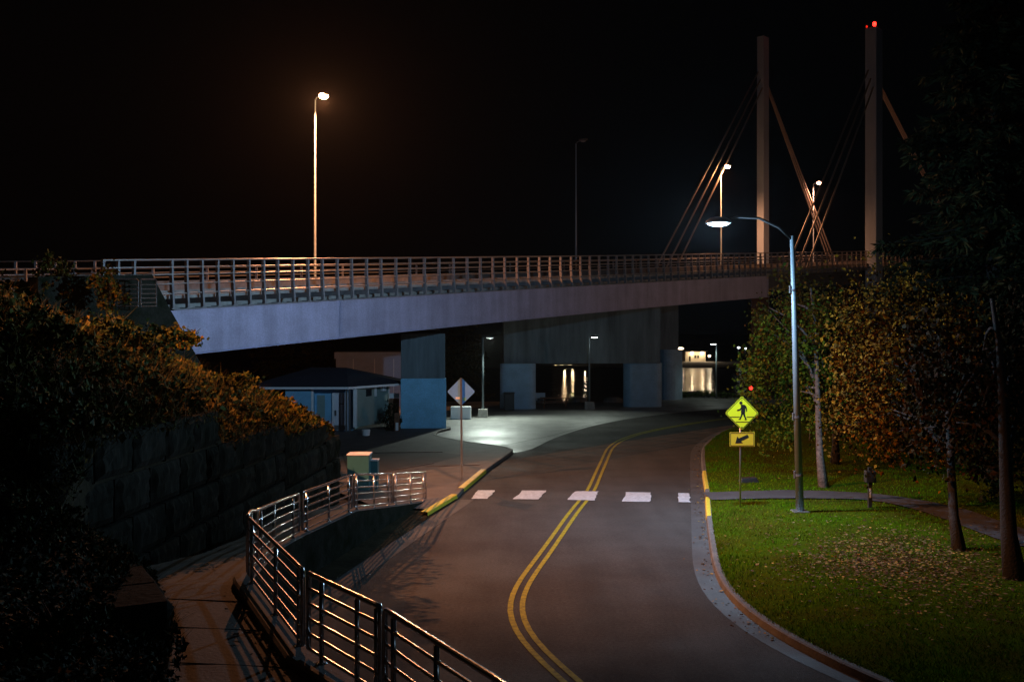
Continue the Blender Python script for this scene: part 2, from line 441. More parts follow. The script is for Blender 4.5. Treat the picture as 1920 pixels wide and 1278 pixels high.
gl = smooth_line([G(*p) for p in [(859, 936), (806, 970), (760, 1000), (700, 1040), (629, 1086), (560, 1140), (480, 1220)]], 40)
obj('road_gutter', strip(gl, normals(gl), -.55, .0, .006), mat('shaded_gutter', (.05, .05, .048), .8, var=.3, scale=1.5, bump=.3, bscale=25), kind='structure')  # shade beside the path wall is put into this gutter's colour
obj('verge', MB().grid([[(*(p + n * t), .02 + .10 * max(0, t - .1) * (1 + .5 * fbm(p[0], p[1] + t, 2))) for t in (0, .15, .4, .7, 1.0)] for p, n in zip(gl, normals(gl))]), M['soil'], kind='structure')

# water and far shore
wm = mat('water', (0.008, 0.012, 0.014), 0.06, spec=0.6)
nt = wm.node_tree
tx = nt.nodes.new('ShaderNodeNewGeometry'); wv = nt.nodes.new('ShaderNodeTexNoise'); wv.inputs['Scale'].default_value = 0.9; wv.inputs['Detail'].default_value = 4
bp = nt.nodes.new('ShaderNodeBump'); bp.inputs['Strength'].default_value = 1.0; bp.inputs['Distance'].default_value = 0.30
nt.links.new(tx.outputs['Position'], wv.inputs['Vector']); nt.links.new(wv.outputs['Fac'], bp.inputs['Height']); nt.links.new(bp.outputs[0], nt.nodes['Principled BSDF'].inputs['Normal'])
obj('water', MB().grid([[(x, y, -2.5) for x in (-300, 0, 300)] for y in (90, 150, 230)]), wm, kind='structure')
fs = MB()
rows = []
for y in np.r_[214:224:2, 226:420:14]:
    rows.append([(x, y + 2 * fbm(x, y, .05), -3.2 + min(1, (y - 214) / 10) * 1.0 + max(0, y - 268) * .05 * (1 + .6 * fbm(x, y, .03)) + .15 * fbm(x, y, .2)) for x in np.arange(-220, 321, 10)])
obj('far_shore', fs.grid(rows), M['rock'], kind='structure')

# ------------------------------------------------------------------ foliage helpers
def leaves(centers, size, cols, jitter_size=.35, droop=.3, fold=.25, r=nr):
    """one kite-shaped folded leaf per centre; returns MB with per-face colours"""
    n = len(centers)
    c = np.asarray(centers)
    d = r.normal(size=(n, 3)); d[:, 2] -= droop; d /= np.linalg.norm(d, axis=1)[:, None]
    t = r.normal(size=(n, 3)); t -= d * (t * d).sum(1)[:, None]; t /= np.linalg.norm(t, axis=1)[:, None]
    nn = np.cross(d, t)
    s = size * (1 + jitter_size * r.normal(size=n)).clip(.35, 1.9)
    s = s[:, None]
    a = c; b = c + d * s * .45 + t * s * .36 + nn * s * fold * .4; e = c + d * s; g = c + d * s * .45 - t * s * .36 + nn * s * fold * .4
    V = np.stack([a, b, e, g], 1).reshape(-1, 3)
    mb = MB(); mb.v = V
    i = np.arange(n) * 4
    Fc = np.stack([np.stack([i, i + 1, i + 2], 1), np.stack([i, i + 2, i + 3], 1)], 1).reshape(-1, 3)
    mb.f = Fc.tolist()
    return mb, np.repeat(np.asarray(cols), 2, axis=0)
def pick(pal, n, w=None, jit=.25):
    pal = np.array(pal); k = nr.choice(len(pal), n, p=w)
    return (pal[k] * (1 + jit * nr.normal(size=(n, 1))).clip(.4, 1.8)).clip(0, 1)
def blob_points(n, center, rad, clumps, spread=.33):
    """points in clumps through an ellipsoid, denser towards its skin"""
    u = nr.normal(size=(clumps, 3)); u /= np.linalg.norm(u, axis=1)[:, None]
    q = u * (nr.random(clumps)[:, None] ** .45)
    k = nr.integers(0, clumps, n)
    p = q[k] + nr.normal(size=(n, 3)) * spread * (.35 + .65 * nr.random(clumps))[k][:, None] * .6
    return np.array(center) + p * np.array(rad)
def limbs(mb, base, top, r0, targets, seg=8):
    base = Vector(base); top = Vector(top)
    pts = []; rr = []
    for i in range(7):
        t = i / 6
        p = base.lerp(top, t) + Vector((.06 * math.sin(3 * t + base.x), .06 * math.cos(4 * t), 0)) * (1 if 0 < i < 6 else 0)
        pts.append(p); rr.append(r0 * (1.35 if i == 0 else 1 - .75 * t))
    mb.tube(pts, rr, seg)
    for k, (t, tip) in enumerate(targets):
        a = base.lerp(top, t); tip = Vector(tip)
        mid = a.lerp(tip, .5) + Vector((0, 0, .12 * (tip - a).length))
        mb.tube([a, a.lerp(mid, .5) + Vector((0, 0, .05)), mid, tip], [r0 * .42 * (1 - t * .5), r0 * .3, r0 * .2, r0 * .06], 6)

# ------------------------------------------------------------------ the bridge
A0, A1, SP, NB = 1.03089816, -0.21094814, 1.05583578, 110
_i = np.arange(NB); _t = np.where(_i < 57, A0 + A1 * _i / 57, A0 + A1); _tm = (_t[1:] + _t[:-1]) / 2
BX = -13.77322633 + np.r_[0, np.cumsum(SP * np.cos(_tm))]
BY = 36.79590736 + np.r_[0, np.cumsum(SP * np.sin(_tm))]
BW = 12.5
def bz(i): return 8.37 + .0703 * i           # top of the near railing
def bth(i): return A0 + A1 * min(max(i, 0), 57) / 57
def B(i, d, dz=0.0):                           # station, offset from the near edge, height relative to the rail top
    if i < 0:
        x = BX[0] + i * SP * math.cos(A0); y = BY[0] + i * SP * math.sin(A0)
    else:
        x = np.interp(i, _i, BX); y = np.interp(i, _i, BY)
    t = bth(i)
    return Vector((x - d * math.sin(t), y + d * math.cos(t), bz(i) + dz))
def station(px, d, lo=0.0, hi=108.0):
    for _ in range(50):
        m = (lo + hi) / 2; p = B(m, d)
        if 960 + F * p.x / p.y < px: lo = m
        else: hi = m
    return lo
bridge = thing('cable_stayed_bridge', B(0, 6, -1.5), 'long grey steel road bridge with two pale pylons and stay cables rising to the right', 'bridge')
S0, S1 = 1.6, 108.0
def sweep(sec, st, closed=True):
    mb = MB(); rows = [[B(i, d, z) for d, z in (sec + [sec[0]] if closed else sec)] for i in st]
    mb.grid(rows)
    if closed:
        mb.poly(rows[0][:-1]); mb.poly(rows[-1][:-1])
    return mb
st_a = np.linspace(S0, station(1441, .35), 60)
E1 = st_a[-1]
st_b = np.linspace(E1 + .02, S1, 30)
g = sweep([(.35, -1.95), (.35, -3.68), (.45, -3.68), (.45, -1.95)], st_a)
gd = obj('girder', g, M['girder'], bridge)
fl = sweep([(.12, -1.90), (.12, -1.945), (1.2, -1.945), (1.2, -1.90)], st_a)
obj('girder_flange', fl, M['post'], gd)
fl = sweep([(.22, -3.685), (.22, -3.73), (1.3, -3.73), (1.3, -3.685)], st_a)
obj('bottom_flange', fl, M['girder'], gd)
# splice seams with rivet rows, and the end stiffener
for px in (636, 1438):
    sp = MB()
    i = station(px, .35)
    for k in range(2):
        a = B(i + .10 * k, .33, -1.97); b = B(i + .10 * k, .33, -3.66)
        sp.bar(a, b, .02, .03)
    for k in range(16):
        p = B(i + .22, .335, -2.05 - k * .1); sp.ell(p, .02, .02, .02, 6, 4)
    obj('splice_plate', sp, M['girder'], gd)
g = sweep([(BW - .45, -1.95), (BW - .45, -3.68), (BW - .35, -3.68), (BW - .35, -1.95)], st_a)
obj('girder', g, M['dark_steel'], bridge)
g = sweep([(1.5, -1.95), (1.5, -3.3), (BW - 1.5, -3.3), (BW - 1.5, -1.95)], np.linspace(S0, E1, 40))
obj('box_girder', g, M['dark_steel'], bridge)
g = sweep([(1.0, -1.95), (1.0, -3.2), (BW - 1.0, -3.2), (BW - 1.0, -1.95)], st_b)
obj('main_span_girder', g, M['dark_steel'], bridge)
deck = sweep([(.35, -1.36), (.35, -1.5), (.9, -1.5), (1.0, -1.9), (BW - 1.0, -1.9), (BW - .9, -1.5), (BW - .35, -1.5), (BW - .35, -1.36), (BW - 2.0, -1.36), (BW - 2.0, -1.5), (2.0, -1.5), (2.0, -1.36)], np.linspace(-18, S1, 90))
obj('deck', deck, M['concrete'], bridge)
bar_ = sweep([(BW - 1.9, -1.36), (BW - 1.9, -.72), (BW - 1.65, -.72), (BW - 1.65, -1.36)], np.linspace(-3, S1, 80))
obj('parapet', bar_, M['concrete'], bridge)
bar_ = sweep([(1.95, -1.36), (1.95, -1.18), (2.15, -1.18), (2.15, -1.36)], np.linspace(-3, S1, 80))
obj('road_kerb_edge', bar_, M['concrete'], bridge)
# near railing: each post its own mesh
rl = MB()
for dz, r in ((0, .038), (-.28, .030), (-.56, .030), (-.92, .030), (-1.30, .035)):
    rl.tube([B(i, .12, dz) for i in np.arange(-1.4, S1, 1.5)], r, 6)
near = obj('railing', rl, M['brail'], bridge)
PPX = [296, 324, 352, 380.6, 410, 438.7, 468.7, 496, 522.5, 551, 579, 606, 634, 661, 689, 716, 744, 770, 797.5, 825, 852, 877.5, 902.5, 925.8, 948, 971, 992.5, 1013, 1033, 1053, 1072.5, 1090, 1107.5, 1125, 1141.7, 1157.5, 1173, 1188, 1203, 1217.5, 1231.7, 1246, 1259, 1273, 1286.7, 1298, 1311, 1322.5, 1334, 1345, 1356, 1366.7, 1377.5, 1387.5, 1398, 1408, 1417.5, 1427, 1436]
PST = [-1.35, -.75, -.1] + [station(q, .1) for q in PPX[1:]]
while PST[-1] < 88: PST.append(PST[-1] + 1.0)
for i in PST:
    p = MB()
    t = bth(i); al = Vector((math.cos(t), math.sin(t), 0)); no = Vector((-math.sin(t), math.cos(t), 0))
    for d0, z0, d1, z1, w in ((.02, -1.9, .10, -.62, .16), (.10, -.62, .10, .03, .13)):
        a = B(i, d0, z0); b = B(i, d1, z1)
        p.hexa([a + al * s * .045 + no * q for s, q in ((-1, 0), (1, 0), (1, w), (-1, w))] + [b + al * s * .045 + no * q for s, q in ((-1, 0), (1, 0), (1, w), (-1, w))])
    p.obox(B(i, .22, 0), al, no, .12, .2, bz(i) - 1.90, bz(i) - 1.87)
    p.obox(B(i, .5, 0), al, no, .05, .4, bz(i) - 1.72, bz(i) - 1.505)
    obj('post', p, M['post'], near)
rl = MB()
for dz, r in ((0, .04), (-.25, .032), (-.50, .032), (-.75, .032)):
    rl.tube([B(i, BW - .12, dz) for i in np.arange(-3, S1, 1.5)], r, 6)
far = obj('railing', rl, M['brail'], bridge)
for i in np.arange(0, 96, 3.2):
    obj('post', MB().bar(B(i, BW - .12, -1.4), B(i, BW - .12, .02), .12), M['post'], far)
# abutment at the near end
ab = MB()
sec = [(-4.0, -.55), (.35, -.55), (1.15, -1.9), (2.55, -4.1), (-4.0, -4.3)]
ab.prism([B(i, -.25, 0) + Vector((0, 0, z)) for i, z in sec], B(0, .55) - B(0, 0))
ab2 = sweep([(.3, -1.55), (.3, -5.0), (BW, -5.0), (BW, -1.55)], [-6, -2, 1.4])
obj('wing_wall', ab, M['mossy'], bridge)
obj('abutment', ab2, M['mossy'], bridge)
# piers: square pier under the near span, and the two-column frame further on
pc = W(790, 620, 57.5); w2 = 42 / F * 57.5
ang = .10; ux = Vector((math.cos(ang), math.sin(ang), 0)); uy = Vector((-math.sin(ang), math.cos(ang), 0))
pr = MB().obox((pc.x, pc.y + 1.0, 0), ux, uy, w2 - .02, 1.0, CZ + (620 - 709.5) / F * 57.5, CZ + (620 - 625) / F * 57.5)
pier = obj('pier', pr, M['pier_up'], bridge, bevel=.03)
obj('painted_base', MB().obox((pc.x + .02, pc.y + 1.0, 0), ux, uy, w2 + .02, 1.03, -.05, CZ + (620 - 709.5) / F * 57.5 + .01), M['pier_low'], pier, bevel=.03)
bb = W(808, 610, 57.5)
obj('bearing', MB().obox((bb.x, bb.y + .6, 0), ux, uy, .45, .4, CZ + .02, CZ + .02 + .75), M['dark_steel'], pier)
Yp = 74.0
zt, zb = CZ + (620 - 681.5) / F * Yp, -.05
wl = MB()
a, b = W(945, 620, Yp), W(1238, 620, Yp + 1.0)
v = (b - a).normalized(); n = Vector((-v.y, v.x, 0))
ctr = (a + b) / 2
topz = 9.2
prof = [(-1, 0, 0), (1, 0, 0)]
wl.hexa([a + Vector((0, 0, zt - a.z)), b + Vector((0, 0, zt - b.z)), b + n * 1.4 + Vector((0, 0, zt - b.z)), a + n * 1.4 + Vector((0, 0, zt - a.z)),
         Vector((a.x, a.y, 7.0)), Vector((b.x, b.y, 8.6)), Vector((b.x, b.y, 8.6)) + n * 1.4, Vector((a.x, a.y, 7.0)) + n * 1.4])
pier2 = obj('pier_wall', wl, M['pier_up'], bridge)
def stadium(c, ux, uy, hx, r, z0, z1, seg=10):
    pts = []
    for k in range(seg + 1):
        t = -math.pi / 2 + math.pi * k / seg; pts.append(Vector(c) + ux * (hx + r * math.cos(t)) + uy * (r * math.sin(t)))
    for k in range(seg + 1):
        t = math.pi / 2 + math.pi * k / seg; pts.append(Vector(c) + ux * (-hx + r * math.cos(t)) + uy * (r * math.sin(t)))
    return MB().prism([(p.x, p.y, z0) for p in pts], (0, 0, z1 - z0))
for px0, px1, Y in ((937, 1005, 73.0), (1168, 1241, 75.0)):
    c = W((px0 + px1) / 2, 620, Y + .7); hw = (px1 - px0) / 2 / F * Y
    t = R(52); u1 = Vector((math.cos(t), math.sin(t), 0)); u2 = Vector((-math.sin(t), math.cos(t), 0))
    obj('column', stadium((c.x, c.y, 0), Vector((1, 0, 0)), Vector((0, 1, 0)), hw - .62, .62, zb, zt + .01), M['column'], pier2, smooth=False)
c = W(1258, 620, 84.0)
p3 = obj('pier', stadium((c.x, c.y, 0), Vector((.6, .8, 0)), Vector((-.8, .6, 0)), .45, .75, zb, CZ + (620 - 655) / F * 84), M['column'], bridge)
obj('pier_shaft', MB().box(c.x - 1.2, c.x + .55, c.y - .5, c.y + 1.2, CZ + (620 - 655) / F * 84, 9.2), M['pier_up'], p3)
# far pylon pier below the deck, rust coloured stub
c = W(1422, 560, 98.0)
obj('pier', MB().box(c.x - .9, c.x + .8, c.y - .8, c.y + .8, -3, CZ + (620 - 551) / F * 98), M['rust'], bridge)
# pylons and cables
def pylon(px, d, top_px, cable_px, nst, hx, hy):
    i = station(px, d); p = B(i, d)
    t = bth(i); al = Vector((math.cos(t), math.sin(t), 0)); no = Vector((-math.sin(t), math.cos(t), 0))
    topz = CZ + (HZ - top_px) / F * p.y
    m = MB().obox((p.x, p.y, 0), al, no, hx, hy, -3.2, topz)
    py = obj('pylon', m, M['pylon'], bridge, bevel=.06)
    zc = CZ + (HZ - cable_px) / F * p.y
    for sgn, j in zip((-1, 1), nst):
        for k in range(3):
            off = (k - 1) * .55
            a = Vector((p.x, p.y, zc + (k - 1) * .9)) + al * sgn * hx * .95 + no * (k - 1) * .25
            b = B(j - sgn * (k - 1) * -1.3, d, -1.4) + no * (k - 1) * .25
            obj('stay_cable', MB().tube([a, b], .085, 6), M['cable'], bridge)
    return py, p, topz
dF, dN = BW + .1, .1
pf, pF, tF = pylon(1430.5, dF, 70, 152, (station(1243, dF), station(1563, dF)), .60, .42)
pn, pN, tN = pylon(1638.5, dN, 55, 150, (station(1494, dN), 102), .78, .58)
obj('beacon', MB().ell((pN.x - .05, pN.y - .3, tN + .42), .2, .2, .24), M['red_lit'], pn)
obj('beacon', MB().ell((pN.x - .72, pN.y, tN + .25), .1, .1, .14), M['red_dim'], pn)
obj('beacon_bracket', MB().tube([(pN.x - .05, pN.y - .3, tN - .05), (pN.x - .05, pN.y - .3, tN + .22)], .06, 6).tube([(pN.x - .72, pN.y, tN - .05), (pN.x - .72, pN.y, tN + .12)], .04, 6), M['dark_steel'], pn)
light('beacon_light', (pN.x - .05, pN.y - .6, tN + .42), (1, .05, .02), 60, .1, pn)

# bridge lamps
def bridge_lamp(px, head_y, lens, power, col, label, armpx=14, on=True, spot=164, aim=None, blend=.9, base_i=None, ztop=None):
    i = base_i if base_i is not None else station(px, BW + .15)
    p = B(i, BW + .15 if base_i is None else 0, -1.4); t = bth(i)
    inw = Vector((math.sin(t), -math.cos(t), 0))
    zt_ = ztop if ztop is not None else CZ + (HZ - head_y) / F * p.y
    L = thing('bridge_lamp', p, label, 'street lamp', 'tall lamps along the bridge deck')
    obj('pole', MB().lathe((p.x, p.y, p.z), [(.15, 0), (.15, .25), (.085, .3), (.045, zt_ - p.z - .05)], 10), M['pole'] if on else M['pylon'], L, smooth=True)
    h = p + inw * .75; h.z = zt_ + .12
    obj('arm', MB().tube([(p.x, p.y, zt_ - .1), (p.x + inw.x * .15, p.y + inw.y * .15, zt_ + .06), h], [.05, .04, .035], 8), M['pole'], L)
    hd = MB()
    sd = Vector((inw.y, -inw.x, 0))
    ring = [(-.42, .07), (-.3, .16), (.05, .2), (.4, .12), (.45, 0), (.4, -.12), (.05, -.2), (-.3, -.16), (-.42, -.07)]
    hd.prism([h + inw * a + sd * b + Vector((0, 0, -.03)) for a, b in ring], (0, 0, .16))
    obj('lamp_head', hd, M['housing'], L, bevel=.03)
    obj('lens', MB().ell((h.x, h.y, h.z - .06), .30 if on else .22, .30 if on else .22, .2 if on else .1), lens, L, smooth=True)
    if on:
        light('sodium_light', (h.x, h.y, h.z - .38), col, power, .14, L, spot=spot, aim=aim or (h.x, h.y, 0), blend=blend)
    return L
bridge_lamp(591, 185, M['lamp_orange'], 18500, ORANGE, 'tall lit orange lamp, nearest and brightest on the bridge deck', spot=138, aim=(-10, 50, 0), blend=.35)
bridge_lamp(1080, 268, M['lens_off'], 0, ORANGE, 'unlit dark lamp pole at mid bridge between the lit orange lamps', on=False)
bridge_lamp(1352, 315, M['lamp_orange'], 7000, ORANGE, 'lit orange lamp on the bridge just left of the left pylon')
bridge_lamp(1525, 345, M['lamp_pink'], 6000, (1, .40, .22), 'farthest lit lamp, pinkish, between the two bridge pylons')
bridge_lamp(0, 0, M['lamp_orange'], 60000, ORANGE, 'lit orange lamp on the bridge approach beyond the left edge of view', base_i=-15, ztop=18.5, spot=60, aim=(-4.5, 29.5, 0), blend=.8)

# approach railings and parapet left of the abutment
def approach_rail(name, P0, P1, heights, nposts, label, slant=False):
    P0 = Vector(P0); P1 = Vector(P1)
    t = thing(name, P0, label, 'guard rail')
    m = MB()
    up = Vector((0, 0, 1))
    for h in heights: m.tube([P0 + up * h, P1 + up * h], .03, 6)
    if slant: m.tube([P1 + up * heights[-1], P1 + up * .05 + (P0 - P1).normalized() * .3], .03, 6)
    obj('rail', m, M['galv'], t)
    for k in range(nposts):
        q = P0.lerp(P1, (k + .45) / nposts)
        obj('post', MB().bar(q, q + up * heights[-1], .1), M['post'], t)
    return t
approach_rail('guard_rail', W(-25, 516, 48), W(198, 514, 48.5), (.05, .32, .66), 6, 'two bar orange lit guard rail at the far left edge of the bridge approach', True)
pz = MB().prism([W(-40, 516, 48.6), W(230, 514, 48.9), W(230, 560, 48.9), W(-40, 575, 48.6)], (0, .3, 0))
obj('barrier_wall', pz, M['concrete'], label='low concrete barrier below the guard rail on the bridge approach', cat='barrier')
t = thing('balustrade', W(20, 620, 36), 'dark concrete balustrade with square openings half hidden by bushes at far left', 'balustrade')
m = MB()
for x in np.arange(-20, 170, 30):
    a = W(x, 535, 37.2); b = W(x, 620, 37.2)
    m.box(a.x - .17, a.x + .17, a.y - .1, a.y + .1, b.z, a.z)
obj('baluster', m, M['mossy'], t)
a = W(-30, 528, 37.2); b = W(172, 536, 37.2)
obj('top_rail', MB().box(a.x, b.x, a.y - .15, a.y + .15, a.z - .22, a.z), M['mossy'], t)
# lower tubular pedestrian panels by the abutment
for x0, x1, lab in ((172, 259, 'wide tubular railing panel in the bushes left of the bridge end'), (264, 293, 'narrow tubular railing panel right against the bridge end wall')):
    a, b = W(x0, 523, 35.5), W(x1, 523, 35.8)
    t = thing('tube_railing', W(x0, 576, 35.5), lab, 'railing', 'tube railing panels at the bridge end')
    dv = (b - a)
    loop = [a + Vector((0, 0, -1.0)), a + Vector((0, 0, -.08)), a + dv * .03, a + dv * .97, b + Vector((0, 0, -.08)), b + Vector((0, 0, -1.0))]
    m = MB().tube(loop, .028, 8)
    obj('frame', m, M['rail'], t)
    m = MB()
    for h in (-.2, -.36, -.52, -.68, -.84, -.97): m.tube([a + Vector((0, 0, h)), b + Vector((0, 0, h))], .018, 6)
    obj('bars', m, M['rail'], t)

# ------------------------------------------------------------------ hillside, path, retaining walls
XR = [(-30, -2.6), (4, -3.0), (9, -3.4), (11.3, -3.85), (13.2, -4.85), (13.7, -5.1), (14.3, -6.5), (15.9, -6.75), (31, -5.85), (33, -6.0), (34.5, -6.8), (37.5, -7.6)]
ZT = [(-30, 2.3), (9, 2.0), (11.3, 2.1), (12.5, 2.3), (13.6, 2.4), (14.3, 3.1), (15.9, 3.85), (21.4, 3.8), (22.2, 3.1), (26, 3.1), (27, 2.8), (31, 2.75), (33, 2.2), (35, 1.5), (37.5, .2)]
def xr(y): return lerp(*zip(*XR), y)
def ztop(y): return lerp(*zip(*ZT), y)
def hill(y, d):
    cap = 7.0
    z = ztop(y) + .50 * d - .012 * d * d * (d < 14) - (.012 * 196 if d >= 14 else 0)
    z += .35 * fbm(xr(y) - d, y, .35) * min(1, d / 1.5) * (.5 if y < 14 else 1)
    return min(z, cap + .15 * fbm(d, y, .5))
hm = MB(); rows = []
for y in np.arange(-30, 37.6, .6):
    row = [(xr(y) + .02, y, -.3)] if False else []
    row += [(xr(y), y, hill(y, 0) - .9)]
    for d in (0.02, .3, .6, 1, 1.5, 2, 2.6, 3.2, 4, 5, 6, 7, 8, 9, 10, 12, 14, 17, 20, 26, 34):
        row.append((xr(y) - d, y, hill(y, d)))
    rows.append(row)
y = 37.6
rows.append([(p[0] - .3, 38.6, min(p[2], .1)) for p in rows[-1]])
obj('hillside', hm.grid(rows), M['soil'], kind='structure')

# handrail line: top-rail points
RAIL = [W(1010, 1330, 7.0), W(940, 1278, 7.8), W(716, 1138, 10.0), W(570, 1070, 11.5), W(463, 967, 15.4), W(480, 957, 16.6), W(520, 940, 20.6), W(562, 925, 22.8), W(662, 889, 26.3), W(735, 888, 29.8), W(800, 885, 33.4)]
H = 1.07
RY = [p.y for p in RAIL]; RX = [p.x for p in RAIL]; RZ = [p.z - H for p in RAIL]
def rxz(y):
    if y < RY[0]:
        return RX[0] + (RY[0] - y) * .55, RZ[0]
    return lerp(RY, RX, y), lerp(RY, RZ, y)
rows = []
for y in np.r_[-6:7:1.5, 7:34.2:.35]:
    x, z = rxz(y)
    xl = min(xr(y) - .25, x - 1.0)
    xl = max(xl, x - 4.2) if y > 14 else xl
    rows.append([(xl + (x - xl) * t, y, z + .03 * math.sin(math.pi * t)) for t in np.linspace(0, 1, 8)])
obj('footpath', MB().grid(rows), M['path'], kind='structure')
# expansion joints across the path
for y in (9.8, 11.3, 12.8, 14.3):
    x, z = rxz(y)
    obj('path_joint', MB().bar((x - 2.4, y + .25, z + .035), (x - .2, y, z + .02), .012, .012), M['patch'], kind='structure')
# kerb under the railing + retaining wall down to the road
rows = []; rows2 = []
ky = np.r_[5:33.6:.25]
kq = np.array([rxz(y)[:2] for y in ky]); kxy = np.stack([kq[:, 0], ky], 1)
kn = normals(kxy)
# travel is +y here so normals() points to the right (towards the road)
for (x, z), p, n in zip(kq, kxy, kn):
    l = p - n * .22; r_ = p + n * .10
    rows.append([(*l, z - .05), (*l, z + .10), (*(l + n * .03), z + .13), (*(r_ - n * .03), z + .13), (*r_, z + .10), (*r_, min(z - .02, .0) if z < .1 else -.02)])
pw = obj('path_wall', MB().grid(rows), M['mossy'], label='low curved concrete wall carrying the metal handrail beside the road', cat='retaining wall')
kerbtop = MB().grid([[(*(p - n * .225), z + .02), (*(p - n * .225), z + .105), (*(p - n * .19), z + .135), (*(p + n * .06), z + .135), (*(p + n * .105), z + .105)] for (x, z), p, n in zip(kq, kxy, kn)])
obj('wall_coping', kerbtop, M['kerb'], pw)

def rail_panel(pts, posts, label, run=True):
    """pts: top rail points in order; posts: fractions along where posts stand"""
    pts = [Vector(p) for p in pts]
    s = [0]
    for a, b in zip(pts, pts[1:]): s.append(s[-1] + (b - a).length)
    def at(f):
        d = f * s[-1]
        return Vector([float(np.interp(d, s, [p[k] for p in pts])) for k in range(3)])
    t = thing('handrail_panel', at(.5) - Vector((0, 0, H - .13)), label, 'handrail', 'metal handrail panels along the path')
    N = 14
    top = [at(k / N) for k in range(N + 1)]
    dn = Vector((0, 0, -1))
    low = -.86
    fr = [top[0] + dn * .86, top[0] + dn * .10] + [at(.004) + dn * .03, at(.012)] + top[1:-1] + [at(.988), at(.996) + dn * .03] + [top[-1] + dn * .10, top[-1] + dn * .86]
    obj('top_rail', MB().tube(fr, .030, 10), M['rail'], t, smooth=True)
    for k in range(1, 6):
        obj('rail', MB().tube([p + dn * .172 * k for p in top], .021, 10), M['rail'], t, smooth=True)
    for f in posts:
        q = at(f); m = MB().tube([q + dn * .03, q + dn * (H - .11)], .028, 10)
        m.lathe((q.x, q.y, q.z - H + .12), [(.075, 0), (.075, .015), (.04, .03)], 10)
        obj('post', m, M['rail'], t, smooth=True)
    return t
def RP(a, b, n=8):
    ya = a; out = []
    for y in np.linspace(a, b, n):
        out.append(Vector((lerp(RY, RX, y), y, lerp(RY, [p.z for p in RAIL], y))))
    return out
rail_panel(RP(7.05, 9.93), (.28, .62, .93), 'nearest handrail panel, cut off by the bottom edge beside the road')
rail_panel(RP(10.02, 11.40), (.05, .30, .80), 'brightly streaked handrail panel second from the bottom edge')
rail_panel(RP(11.55, 15.2), (.06, .44, .93), 'bright handrail panel ending at the sharp bend of the path')
rail_panel([Vector(p) for p in (RAIL[4] + Vector((0, .05, 0)), W(470, 958, 16.0), W(480, 957, 16.5))], (.5,), 'very short handrail piece closing the bend in the path')
rail_panel(RP(16.75, 22.7, 12), (.10, .52, .90), 'dim handrail panel curving away just past the bend')
rail_panel(RP(22.95, 26.2), (.08, .5, .93), 'dull handrail panel climbing to the angled corner by the block wall')
rail_panel(RP(26.4, 29.75), (.06, .5, .9), 'level grey handrail panel right of the angled corner')
rail_panel(RP(29.95, 33.3), (.06, .5, .92), 'last handrail panel, ending by the yellow kerb and crosswalk')

# big concrete block wall
wl = thing('block_wall', (-6.4, 23, 1.0), 'tall mossy retaining wall of large rough concrete blocks behind the path', 'retaining wall')
def rough_block(mb, a, b, z0, z1, depth=.8):
    a = Vector(a); b = Vector(b); d = (b - a); L = d.length; d.normalize(); n = Vector((d.y, -d.x, 0))
    nx, nz = 9, 6; g_ = .035
    rows = []
    for j in range(nz + 1):
        row = []
        for i_ in range(nx + 1):
            e = i_ in (0, nx) or j in (0, nz)
            o_ = (0 if e else .045 + .055 * rng.random())
            q = a + d * (g_ + (L - 2 * g_) * i_ / nx) + n * o_
            row.append((q.x, q.y, z0 + g_ + (z1 - z0 - 2 * g_) * j / nz))
        rows.append(row)
    mb.grid(rows)
    p0 = a + d * g_; p1 = b - d * g_; q1 = p1 - n * depth; q0 = p0 - n * depth
    mb.quad((p0.x, p0.y, z1 - g_), (p1.x, p1.y, z1 - g_), (q1.x, q1.y, z1 - g_), (q0.x, q0.y, z1 - g_))
    mb.quad((p0.x, p0.y, z0), (p0.x, p0.y, z1 - g_), (q0.x, q0.y, z1 - g_), (q0.x, q0.y, z0))
    mb.quad((p1.x, p1.y, z0), (p1.x, p1.y, z1 - g_), (q1.x, q1.y, z1 - g_), (q1.x, q1.y, z0))
def wpt(y): return (lerp([14.6, 15.9, 31, 33.2], [-6.95, -6.72, -5.8, -5.68], y), y, 0)
wb = MB()
for y0, y1, top in ((14.6, 21.6, 4.05), (21.6, 26.6, 3.30), (26.6, 31.0, 3.02), (31.0, 32.9, 2.35)):
    c = 0; z1 = top
    while z1 > -.3:
        z0 = z1 - .76
        y = y0 + (0 if c % 2 == 0 else 0)
        step = (y1 - y0) / max(1, round((y1 - y0) / 1.55))
        edges = list(np.arange(y0, y1 + .01, step))
        if c % 2: edges = [y0] + [e + step / 2 for e in edges[:-1]] + [y1]
        for ya, yb in zip(edges, edges[1:]):
            if yb - ya > .1: rough_block(wb, wpt(ya), wpt(yb), z0, z1)
        z1 = z0; c += 1
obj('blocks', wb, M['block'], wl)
nw = MB()
edges = [(11.5, -3.98), (12.4, -4.45), (13.3, -4.95)]
for (ya, xa), (yb, xb) in zip(edges, edges[1:]):
    for z0, z1 in ((1.2, 1.95), (1.95, 2.66)):
        rough_block(nw, (xa, ya, 0), (xb, yb, 0), z0, z1)
for xa, xb in ((-6.9, -5.95), (-5.95, -4.98)):
    for z0, z1 in ((1.2, 1.95), (1.95, 2.66)):
        rough_block(nw, (xb, 13.32, 0), (xa, 13.6, 0), z0, z1)
obj('block_stub', nw, M['block'], label='low end of a mossy block wall beside the near path, grass on top', cat='retaining wall')

